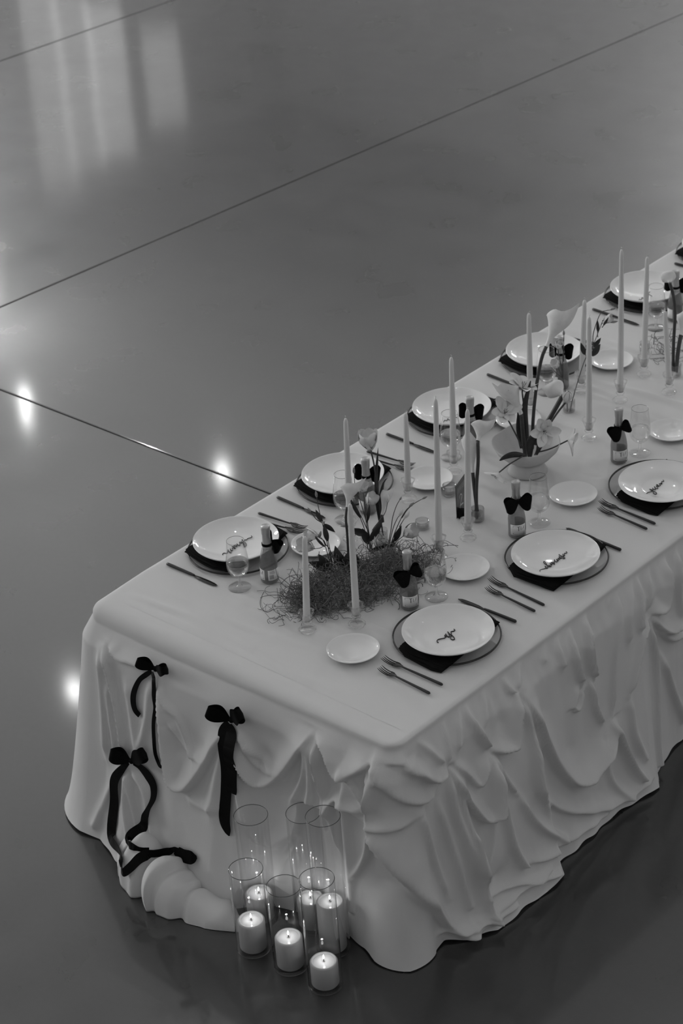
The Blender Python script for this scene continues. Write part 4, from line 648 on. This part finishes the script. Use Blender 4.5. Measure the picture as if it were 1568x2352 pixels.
for i, (a, b) in enumerate((((.530, .696), (.301, .694)), ((.546, 1.220), (.316, 1.231)))):
    place_knife(a, b, 'black table knife beside the '+SEAT_R[i])
FLf = [(((-.567, .714), (-.372, .730)), ((-.580, .672), (-.355, .705))), (((-.546, 1.244), (-.350, 1.258)), ((-.556, 1.207), (-.330, 1.228))), (((-.552, 1.792), (-.352, 1.798)), ((-.564, 1.754), (-.336, 1.766))), (((-.568, 2.347), (-.370, 2.358)), ((-.575, 2.312), (-.348, 2.326))), (((-.564, 2.985), (-.365, 3.010)), ((-.575, 2.950), (-.348, 2.980)))]
for i, (a, b) in enumerate(FLf):
    place_fork(.203, *a, 'short black salad fork at the '+SEAT_L[i], 'black salad forks')
    place_fork(.231, *b, 'long black dinner fork at the '+SEAT_L[i], 'black dinner forks')
for i, (a, b) in enumerate((((-.590, .306), (-.368, .308)), ((-.588, .829), (-.366, .822)), ((-.572, 1.379), (-.356, 1.377)), ((-.563, 1.938), (-.345, 1.922)), ((-.568, 2.597), (-.347, 2.586)), ((-.544, 3.116), (-.320, 3.120)))):
    place_knife(a, b, 'black table knife before the '+SEAT_L[i])
for i, (cx, cy) in enumerate(SETL):
    s = SEAT_L[i]
    make_charger((cx, cy, TOP), 'clear black-rimmed charger at the '+s)
    dx, dy = cx-SETL[0][0], cy-SETL[0][1]
    make_napkin([(a[0]+dx, a[1]+dy) for a in NAPL0[0]], [(a[0]+dx, a[1]+dy) for a in NAPL0[1]], (cx, cy, TOP), 'folded black napkin at the '+s, 0)
    make_plate((cx+.002, cy-.009, TOP+.020), 'glossy white dinner plate at the '+s, False)
for i, (x, y) in enumerate(SIDE_L): make_side((x, y, TOP), 'small white side plate at the '+SEAT_L[i])
# bottles: label faces the camera on the right row, bows tied in front
vy = math.atan2(CAM_LOC[1]-.8, CAM_LOC[0])
for i, (x, y) in enumerate(BOT_R):
    make_bottle((x, y, TOP), vy+.12, 'small black-bowed bottle at the '+SEAT_R[i], vy+.25, (.40, .05, .42)[i], (1.0, 1.08, .95)[i], (.25, .32, .28)[i])
for i, (x, y) in enumerate(BOT_L):
    make_bottle((x, y, TOP), vy-1.45 if i == 0 else vy+2.6, ('small bottle showing its barcode' if i == 0 else 'small black-bowed bottle')+' at the '+SEAT_L[i], vy+2.35 if i == 0 else vy+3.0, .5 if i == 0 else .1, .85 if i == 0 else 1.0, .1)
for i, (x, y) in enumerate(GOB_R): place_goblet((x, y, TOP), 'clear stemmed goblet of water at the '+SEAT_R[i], True)
for i, (x, y) in enumerate(GOB_L): place_goblet((x, y, TOP), 'clear stemmed goblet of water at the '+SEAT_L[i], True)
# ================================================================ taper candles in pressed glass holders
HOLD_H = .075
def make_holder(loc, label, sc):
    t = thing('candle_holder', label, 'candle holder', loc, 0, 'pressed glass taper holders')
    pr = [(0, .004), (.022, .002), (.0255, 0), (.0275, .004), (.024, .010), (.013, .016), (.010, .022), (.014, .028), (.0155, .032), (.011, .037), (.0145, .045), (.0175, .056), (.0205, .066), (.0255, .075), (.0235, .0755), (.0165, .066), (.0130, .056), (.0118, .045), (.0116, .036), (0, .035)]
    pr = [(r, z*sc) for r, z in pr]
    V, F = lathe(pr, 36, wob=lambda a, z: 1+(.05*math.cos(6*a) if z > .062*sc else .035*math.cos(12*a) if z < .012*sc else 0))
    MB().add(V, F).build('holder_glass', M['crystal'], t); return t
CL = ['front left taper candle before the moss', 'front right taper candle before the moss', 'tall taper candle at the right end of the moss', 'taper candle in front of the black table number', 'taper candle behind the moss, beside the second left plate', 'taper candle beside the second left seat\'s side plate', 'tall taper candle before the third left plate', 'taper candle before the fourth left plate, behind the leaning calla', 'taper candle half hidden behind another, right of the tall calla', 'taper candle right of the white footed bowl', 'tallest taper candle in the upper right, before the far side plate', 'second of the upper right candles, before the fifth left plate', 'short taper candle at the right, before the far calla stems']
for i, (x, y, h, lx, ly) in enumerate(CANDLES):
    sc = (.9, 1, 1.1, .95, 1, 1, 1, 1, 1, 1, 1.05, 1, 1)[i]
    make_holder((x, y, TOP), 'glass holder under the '+CL[i], sc)
    b = TOP+.0355*sc; t = thing('taper_candle', 'white '+CL[i], 'candle', (x, y, b), 0, 'white taper candles')
    hh = h-(b-.762)-.004; tip = np.array([lx, ly, hh])
    q = np.r_[np.linspace(0, .94, 14), .96, .975, .99, 1]; P = q[:, None]*tip
    rad = np.interp(q, [0, .12, .6, .95, .982, 1], [.0112, .0112, .0099, .0076, .0066, .0030])
    MB().add(*tube(P, rad, 16)).build('wax', M['wax'], t)
    w = np.array([tip+np.array(a) for a in ((0, 0, -.002), (.0003, 0, .004), (.002, .0005, .007), (.0045*(1 if i % 2 else -.6), .001, .008))]); MB().add(*tube(w, .0008, 5)).build('wick', M['wickpale'], t)
# ================================================================ glass votives, ribbed vases, tumbler, table number
def make_votive(loc, label, r, h, wax):
    t = thing('votive_holder', label, 'candle holder', loc, 0, 'small clear votive cups')
    V, F = lathe([(0, 0), (r*.9, 0), (r, .003), (r*1.02, h), (r*.95, h), (r*.92, .006), (0, .006)], 40, wob=lambda a, z: 1+.012*math.cos(a*24)); MB().add(V, F).build('cup', M['ribbed'], t)
    MB().add(*lathe([(0, .0065), (r*.86, .0065), (r*.86, wax), (r*.80, wax-.001), (0, wax-.001)], 32)).build('tealight', M['wax'], t); return t
make_votive((VOTIVES[0][0], VOTIVES[0][1], TOP), 'clear votive cup between the moss and the tall candle', .0225, .028, .016)
make_votive((VOTIVES[1][0], VOTIVES[1][1], TOP), 'clear votive cup left of the black table number', .0225, .036, .020)
def make_vase(loc, label):
    t = thing('ribbed_vase', label, 'vase', loc, 0, 'low ribbed glass bud vases'); r, h = .0215, .046
    V, F = lathe([(0, 0), (r*.92, 0), (r, .004), (r, .030), (r*1.03, .033), (r*1.03, h), (r*.96, h), (r*.93, .033), (r*.90, .006), (0, .006)], 72, wob=lambda a, z: 1+(.035*math.cos(a*24) if z < .031 else 0)); MB().add(V, F).build('cup', M['ribbed'], t)
    MB().add(*lathe([(0, .0065), (r*.86, .0065), (r*.86, .031), (0, .031)], 32)).build('water', M['water'], t); return t
VL = ['ribbed bud vase half hidden behind the moss, holding the open tulip', 'ribbed bud vase right of the black table number', 'ribbed bud vase behind the white bowl under the closed tulip', 'far ribbed bud vase at the right holding callas']
for (x, y), l in zip(VASES, VL): make_vase((x, y, TOP), l)
t = thing('glass_tumbler', 'small clear tumbler with thick wall behind the second upper right candle', 'glass', (TUMBLER[0][0], TUMBLER[0][1], TOP))
MB().add(*lathe([(0, 0), (.017, 0), (.018, .004), (.0195, .045), (.0165, .045), (.015, .010), (0, .010)], 36)).build('cup', M['ribbed'], t)
def make_number():
    t = thing('table_number', 'black acrylic table number card in a round black foot, behind a taper candle', 'sign', (-.007, 1.073, TOP), math.atan2(.0757, -.026))
    MB().add(*box(0, .092, -.0012, .0012, .001, .122, .0004)).build('card', M['acrylic'], t, smooth=False)
    MB().add(*[(lambda VF: ([(x*1.0+.018, y-.012, z) for x, y, z in VF[0]], VF[1]))(lathe([(0, 0), (.0155, 0), (.017, .002), (.017, .022), (.0155, .0245), (0, .025)], 28))][0]).build('foot', M['linen'], t)
    ink = MB(); yf = -.0016
    def stroke(pts, r): ink.add(*[(lambda VF: ([(x, yf+(y-yf)*.25, z) for x, y, z in VF[0]], VF[1]))(tube(smooth_path(np.array([(a, yf, b) for a, b in pts]), 6*len(pts)), r, 6))][0])
    for x in (.012, .022, .031, .041, .050, .060, .070): stroke([(x-.004, .082), (x, .098), (x+.004, .108), (x+.001, .094), (x+.002, .086)], .0008)
    stroke([(.010, .066), (.012, .075), (.016, .081)], .0007)
    stroke([(.026, .066), (.034, .072), (.044, .070), (.050, .060), (.040, .046), (.030, .030)], .0026); stroke([(.028, .060), (.029, .068), (.034, .073)], .002)
    stroke([(.028, .026), (.036, .032), (.050, .030), (.060, .028)], .0028)
    ink.build('lettering', M['whitepaint'], t)
make_number()
# ================================================================ pillar candles in glass cylinders on the floor
def make_cylinder(loc, h, label):
    o = MB().add(*lathe([(0, .0005), (.0495, .0005), (.0515, .003), (.0515, h-.003), (.0518, h-.0012), (.0512, h), (.0502, h-.0006), (.0500, h-.003)], 64)).build('glass_cylinder', M['glass'], None, loc=loc)
    MB().add(*tube([(.0510*math.cos(a), .0510*math.sin(a), h) for a in np.linspace(0, 2*math.pi, 65)], .0011, 6, caps=False)).build('rim', M['glassrim'], o)
    MB().add(*tube([(.0500*math.cos(a), .0500*math.sin(a), .0034) for a in np.linspace(0, 2*math.pi, 65)], .0026, 8, caps=False)).build('base_ring', M['crystal'], o)
    tag(o, label, 'vase', 'clear glass cylinders on the floor'); return o
def make_pillar(loc, h, label, lit=True):
    t = thing('pillar_candle', label, 'candle', loc, 0, 'lit pillar candles'); R = .0415
    MB().add(*lathe([(0, 0), (R-.003, 0), (R, .004), (R, h-.006), (R-.003, h-.001), (R-.007, h-.001), (R-.0085, h-.0035), (R-.010, h-.005), (0, h-.005)], 48)).build('wax_body', M['pillar'], t)
    MB().add(*lathe([(R-.0095, h-.0048), (R-.014, h-.0044), (0, h-.0042)], 40)).build('melted_wax', M['pool'], t)
    MB().add(*tube([(0, 0, h-.006), (.0004, 0, h+.002), (.001, .0005, h+.006)], .0011, 6)).build('wick', M['wick'], t)
    MB().add(*lathe([(0, h+.004), (.0018, h+.006), (.0028, h+.009), (.0026, h+.012), (.0014, h+.017), (0, h+.021)], 14)).build('flame', M['flame'], t)
    l = bpy.data.lights.new('candle_light', 'POINT'); l.energy = .07; l.shadow_soft_size = .0025; o = bpy.data.objects.new('candle_light', l); COL.objects.link(o); o.location = (loc[0], loc[1], loc[2]+h+.0245)
    return t
CYL_L = ['front left glass cylinder of the floor candles', 'front middle glass cylinder of the floor candles', 'frontmost glass cylinder, at the right of the front row', 'tallest glass cylinder at the right, nearest the table corner', 'back left glass cylinder standing against the cloth', 'back middle glass cylinder, mostly hidden behind the tallest one']
PH = (.105, .105, .085, .175, .095, .10)
for (x, y, h), l, ph in zip(CYL, CYL_L, PH):
    make_cylinder((x, y, .001), h, l)
    make_pillar((x, y, .0105), ph, 'lit pillar candle inside the '+l)
# ================================================================ flowers
def unit(v): v = np.array(v, float); return v/(np.linalg.norm(v)+1e-12)
RIGHT = np.array([cr[0], cr[1], 0.]); RIGHT /= np.linalg.norm(RIGHT); DEPTH = np.cross(np.array([0, 0, 1.]), RIGHT)   # away from the viewer side of the table
def petal(base, ax, out, length, width, cup, curl, n=9, m=7, tipw=.25, twist=0.0):
    """one petal: starts at base along ax, bends towards out"""
    ax = unit(ax); out = unit(out-ax*(np.array(out)@ax)); sd = np.cross(ax, out); G = []
    for i in range(n):
        u = math.sin(math.pi/2*i/(n-1)); w = width*((.22+.78*(u/.5)**.7) if u < .5 else max(0, 1-((u-.5)/.5)**2)**.5)+.0004
        ce = base+ax*(length*(u-.12*u*u*abs(curl)))+out*(cup*math.sin(u*math.pi*.62)+curl*length*u*u)
        row = []
        for j in range(m):
            s = 2*j/(m-1)-1; row.append(ce+sd*(w*s*.5)-out*(w*.28*s*s*(1-.3*u))*(1 if cup > 0 else .5)+ax*(.02*width*math.sin(s*5+i)))
        G.append(row)
    return grid(np.array(G))
def leaf(P0, d, length, width, bend=.25, side=None):
    d = unit(d); s = unit(np.cross(d, DEPTH+np.array([0, 0, .2]))) if side is None else unit(side); nrm = np.cross(s, d); G = []
    for i in range(11):
        u = i/10; w = width*math.sin(math.pi*min(.06+u*.94, 1))**.85*(1.25-.6*u); c = P0+d*length*u+nrm*(bend*length*(u*u-.2*u))
        G.append([c-s*w*.5+nrm*.12*w, c-s*w*.25+nrm*.03*w, c, c+s*w*.25+nrm*.03*w, c+s*w*.5+nrm*.12*w])
    return grid(np.array(G))
def to_local(P, o): return np.array(P, float)-np.array(o, float)
def spindle(P0, d, length, w, n=10):
    d = unit(d); P = np.array([P0+d*length*u for u in np.linspace(0, 1, 11)]); return tube(P, [w*.5*max(.12, math.sin(math.pi*min(1, u*.9+.08))**1.1) for u in np.linspace(0, 1, 11)], n)
FC = 'flower'
def dir3(d, spread=0.0): return unit(RIGHT*d[0]+np.array([0, 0, 1.])*d[1]+DEPTH*(d[2] if len(d) > 2 else spread))
def build_calla(f):
    o = f['pts'][0]; t = thing('calla_lily', f['label'], FC, tuple(o), 0, 'calla lilies')
    P = smooth_path(to_local(f['pts'], o), 24); MB().add(*tube(P, f['r'], 10)).build('stem', M['stem'], t)
    th = P[-1]; mouth = to_local(f['mouth'], o); tip = to_local(f['tip'], o); tang = unit(P[-1]-P[-4])
    axis = unit(mouth-th); L = np.linalg.norm(mouth-th); W = f['width']; td = tip-mouth; td_n = unit(td-axis*(td@axis)); sd = np.cross(axis, td_n); ext = td@axis; rt = np.linalg.norm(td-axis*(td@axis))
    G = []; n = 18; m = 33
    for i in range(n):
        u = i/(n-1); c = th+tang*(L*.30*u*(1-u)*2*.5)+(mouth-th)*u
        q = min(1, max(0, (u-.08)/.84)); r0 = f['r']*1.05+(W-f['r'])*(q*q*(3-2*q)); fl = max(0, (u-.55)/.45)
        row = []
        for j in range(m):
            a = math.pi+2*math.pi*(j/(m-1))*1.03          # seam at the back, lips overlap a little
            ca = math.cos(a); k = max(0, ca)
            tipk = k**3*fl*fl; rad = r0*(1+.06*fl*fl*(1-k))*(1-tipk)+max(rt, r0)*tipk
            back = (-.20*L*fl*fl*max(0, -ca)) 
            row.append(c+td_n*(rad*ca)+sd*(rad*math.sin(a)*(1-.45*tipk))+axis*(ext*tipk+back+.04*L*fl*math.sin(3*a))*1.0+(td_n*.0012*(j/(m-1))))
        G.append(row)
    V, F = grid(np.array(G)); MB().add(V, F).build('spathe', M['petal'], t)
    MB().add(*spindle(th+axis*L*.25, axis, L*.62, .009)).build('spadix', M['bud'], t)
def build_tulip(f):
    o = f['pts'][0]; t = thing('tulip', f['label'], FC, tuple(o), 0, 'tulips')
    P = smooth_path(to_local(f['pts'], o), 24); MB().add(*tube(P, f['r'], 9)).build('stem', M['stem'], t)
    ax = dir3(f['face']) if f['face'] else unit(P[-1]-P[-4]); s = f['size']; b = P[-1]; e1 = unit(np.cross(ax, DEPTH)); e2 = np.cross(ax, e1)
    for k in range(6):
        a = k*math.pi/3+.3; out = e1*math.cos(a)+e2*math.sin(a); op = f['open']*(1.0 if k % 2 else .75)
        MB().add(*petal(b, ax, out, s*1.45, s*1.15, s*(.42+.25*op), op*.30-.26*(1-op)-.04)).build('petal', M['petal'], t)
    for q in f.get('leaf', []):
        Q = smooth_path(to_local(q, o), 16); wv = np.array([.014*math.sin(math.pi*min(1, .15+.85*u))**.8 for u in np.linspace(0, 1, 16)])
        MB().add(*ribbon(Q, wv, -DEPTH+RIGHT*.3, .0006)).build('leaf', M['leaf'], t)
def build_star(f):
    o = f['pts'][0]; t = thing('tulip', f['label'], FC, tuple(o), 0, 'tulips')
    P = smooth_path(to_local(f['pts'], o), 20); MB().add(*tube(P, .0026, 8)).build('stem', M['stem'], t)
    ax = dir3(f['face']); s = f['size']*1.22; b = P[-1]; e1 = unit(np.cross(ax, np.array([.1, .2, 1.]))); e2 = np.cross(ax, e1)
    for k in range(6):
        a = k*math.pi/3+.2+.15*math.sin(k*4.1+len(f['label'])); out = e1*math.cos(a)+e2*math.sin(a)
        MB().add(*petal(b, unit(ax*.55+out*.75), unit(out-ax*.2), s*(.98+.12*math.sin(k*2.7)), s*.66, s*.06, .16+.08*math.sin(k*3.3), tipw=.5)).build('petal', M['petal'], t)
    mb = MB()
    for k in range(6):
        a = k*1.05; d = unit(ax+.32*(e1*math.cos(a)+e2*math.sin(a))); mb.add(*tube([b, b+d*s*.30], .0006, 5)); mb.add(*spindle(b+d*s*.28, d, s*.16, .0022, 6))
    mb.build('stamens', M['stamen'], t)
def build_leafstem(f):
    o = f['pts'][0]; Q = smooth_path(to_local(f['pts'], o), 22); u = np.linspace(0, 1, 22)
    wv = f['width']*np.sin(math.pi*np.clip(.10+.88*u, 0, 1))**.7; tw = -DEPTH+RIGHT*.25+np.array([0, 0, .35])
    ob = MB().add(*ribbon(Q, wv, tw, .0007)).build('tulip_leaf', M['leaf'], None, loc=tuple(o)); tag(ob, f['label'], 'leaf', 'leaves in the white bowl')
def build_lis(f):
    o = f['stems'][0][0][0]; t = thing('lisianthus', f['label'], FC, tuple(o), 0, 'lisianthus sprays')
    for i, (pts, e) in enumerate(f['stems']):
        jit = DEPTH*.012*math.sin(i*2.3+1)
        P = to_local(pts, o); m = len(P); P = P+jit*np.linspace(0, 1, m)[:, None]; P = smooth_path(P, 6*m)
        MB().add(*tube(P, np.linspace(.0017, .0011, len(P)), 6)).build('stem', M['stem'], t)
        b = P[-1]; d = dir3(e[-1]) if len(e) > (3 if e[0] != 'bloom' else 2) else unit(P[-1]-P[-3])
        if e[0] == 'bud':
            MB().add(*spindle(b, d, e[2], e[1])).build('bud', M['bud'] if e[1] < .0105 else M['petal'], t)
            if e[1] > .007:
                mb = MB()
                for k in range(4):
                    a = k*1.57; e1 = unit(np.cross(d, DEPTH)); e2 = np.cross(d, e1); mb.add(*leaf(b+(e1*math.cos(a)+e2*math.sin(a))*.0015, unit(d+.22*(e1*math.cos(a)+e2*math.sin(a))), e[2]*.5, .0026, -.1))
                mb.build('calyx', M['stem'], t)
        elif e[0] == 'leaf': MB().add(*leaf(b-DEPTH*.02, d, e[2]*1.2, e[1]*1.25, .25+.1*math.sin(i*3))).build('leaf', M['leaf'], t)
        elif e[0] == 'bloom':
            s = e[1]*1.35; d = unit(dir3(e[2])-DEPTH*.25); e1 = unit(np.cross(d, DEPTH+.01)); e2 = np.cross(d, e1); MB().add(*spindle(b-d*.002, d, .012, .006, 8)).build('calyx', M['stem'], t)
            for k in range(7):
                a = k*2*math.pi/5+(.6 if k > 4 else 0); out = e1*math.cos(a)+e2*math.sin(a); q = .7 if k > 4 else 1
                MB().add(*petal(b+d*.003, d, out, s*1.25*q, s*1.05*q, s*.50*q, .10*q+.06*math.sin(k*2+i))).build('petal', M['petal'], t)
BUILD = dict(calla=build_calla, tulip=build_tulip, star=build_star, leafstem=build_leafstem, lis=build_lis)
for f in FLOWERS: BUILD[f['kind']](f)
# ---- moss
def build_moss(cx, cy, rx, ry, h, n, seed, label, wisp=.18, rot=0.0):
    r_ = random.Random(seed); mb = MB()
    for i in range(n):
        w = r_.random() < wisp
        a = r_.uniform(0, 2*math.pi); q = math.sqrt(r_.random())*(1.0 if not w else r_.uniform(.9, 1.6)/max(.3, 1))
        if w: q = r_.uniform(.75, 1.34)
        px, py = q*rx*math.cos(a), q*ry*math.sin(a); hh = h*max(0, 1-q*q)**.6
        z = r_.uniform(.002, 1)*hh+(r_.uniform(.002, .02) if w else .002)
        p = np.array([px*math.cos(rot)-py*math.sin(rot), px*math.sin(rot)+py*math.cos(rot), z]); dd = unit([r_.gauss(0, 1), r_.gauss(0, 1), r_.gauss(0, .45)]); P = [p.copy()]
        ax = unit([r_.gauss(0, 1) for _ in range(3)]); sp = r_.uniform(.15, .75)
        for k in range(9 if not w else 13):
            c, s = math.cos(sp), math.sin(sp); dd = dd*c+np.cross(ax, dd)*s+ax*(ax@dd)*(1-c); 
            if r_.random() < .25: ax = unit(ax+np.array([r_.gauss(0, 1) for _ in range(3)])*.8)
            p = p+unit(dd)*r_.uniform(.0055, .0105); 
            if p[2] < .0015: p[2] = .0015; dd[2] = abs(dd[2])
            if p[2] > h*1.1: dd[2] = -abs(dd[2])
            P.append(p.copy())
        V, F = tube(np.array(P), r_.uniform(.0006, .00125), 3, caps=False); mb.add(V, F)
    o = mb.build('spanish_moss', M['moss'], None, loc=(cx, cy, TOP)); tag(o, label, 'moss', None, 'stuff'); return o
build_moss(.004, .575, .105, .235, .074, 1500, 5, 'tangled mound of dry grey moss holding lisianthus and a calla', .24, -.35)
build_moss(-.06, 2.62, .10, .22, .03, 160, 9, 'thin loose strands of grey moss at the far right of the table', .5, -.3)
# ---- footed bowl
def build_bowl():
    t = thing('footed_bowl', 'wide white stoneware bowl with wavy rim on a broad foot, filled with callas and tulips', 'bowl', (-.012, 1.462, TOP))
    wob = lambda a, z: 1+(.03*math.cos(3*a+.8)+.02*math.cos(5*a))*max(0, (z-.07)/.05)
    V, F = lathe([(0, .046), (.040, .048), (.070, .066), (.098, .092), (.112, .113), (.1145, .1155), (.1165, .114), (.104, .086), (.080, .060), (.058, .046), (0, .038)], 72, wob=wob)
    V = [(x, y, z+(.007*math.cos(2*math.atan2(y, x)+.5)+.004*math.cos(5*math.atan2(y, x)))*max(0, (z-.06)/.055)) for x, y, z in V]
    MB().add(V, [f[::-1] for f in F]).build('bowl_body', M['bowl'], t)
    V, F = lathe([(0, .040), (.050, .042), (.055, .036), (.062, .014), (.068, .002), (.066, 0), (0, 0)], 56); MB().add(V, [f[::-1] for f in F]).build('foot', M['bowl'], t)
build_bowl()
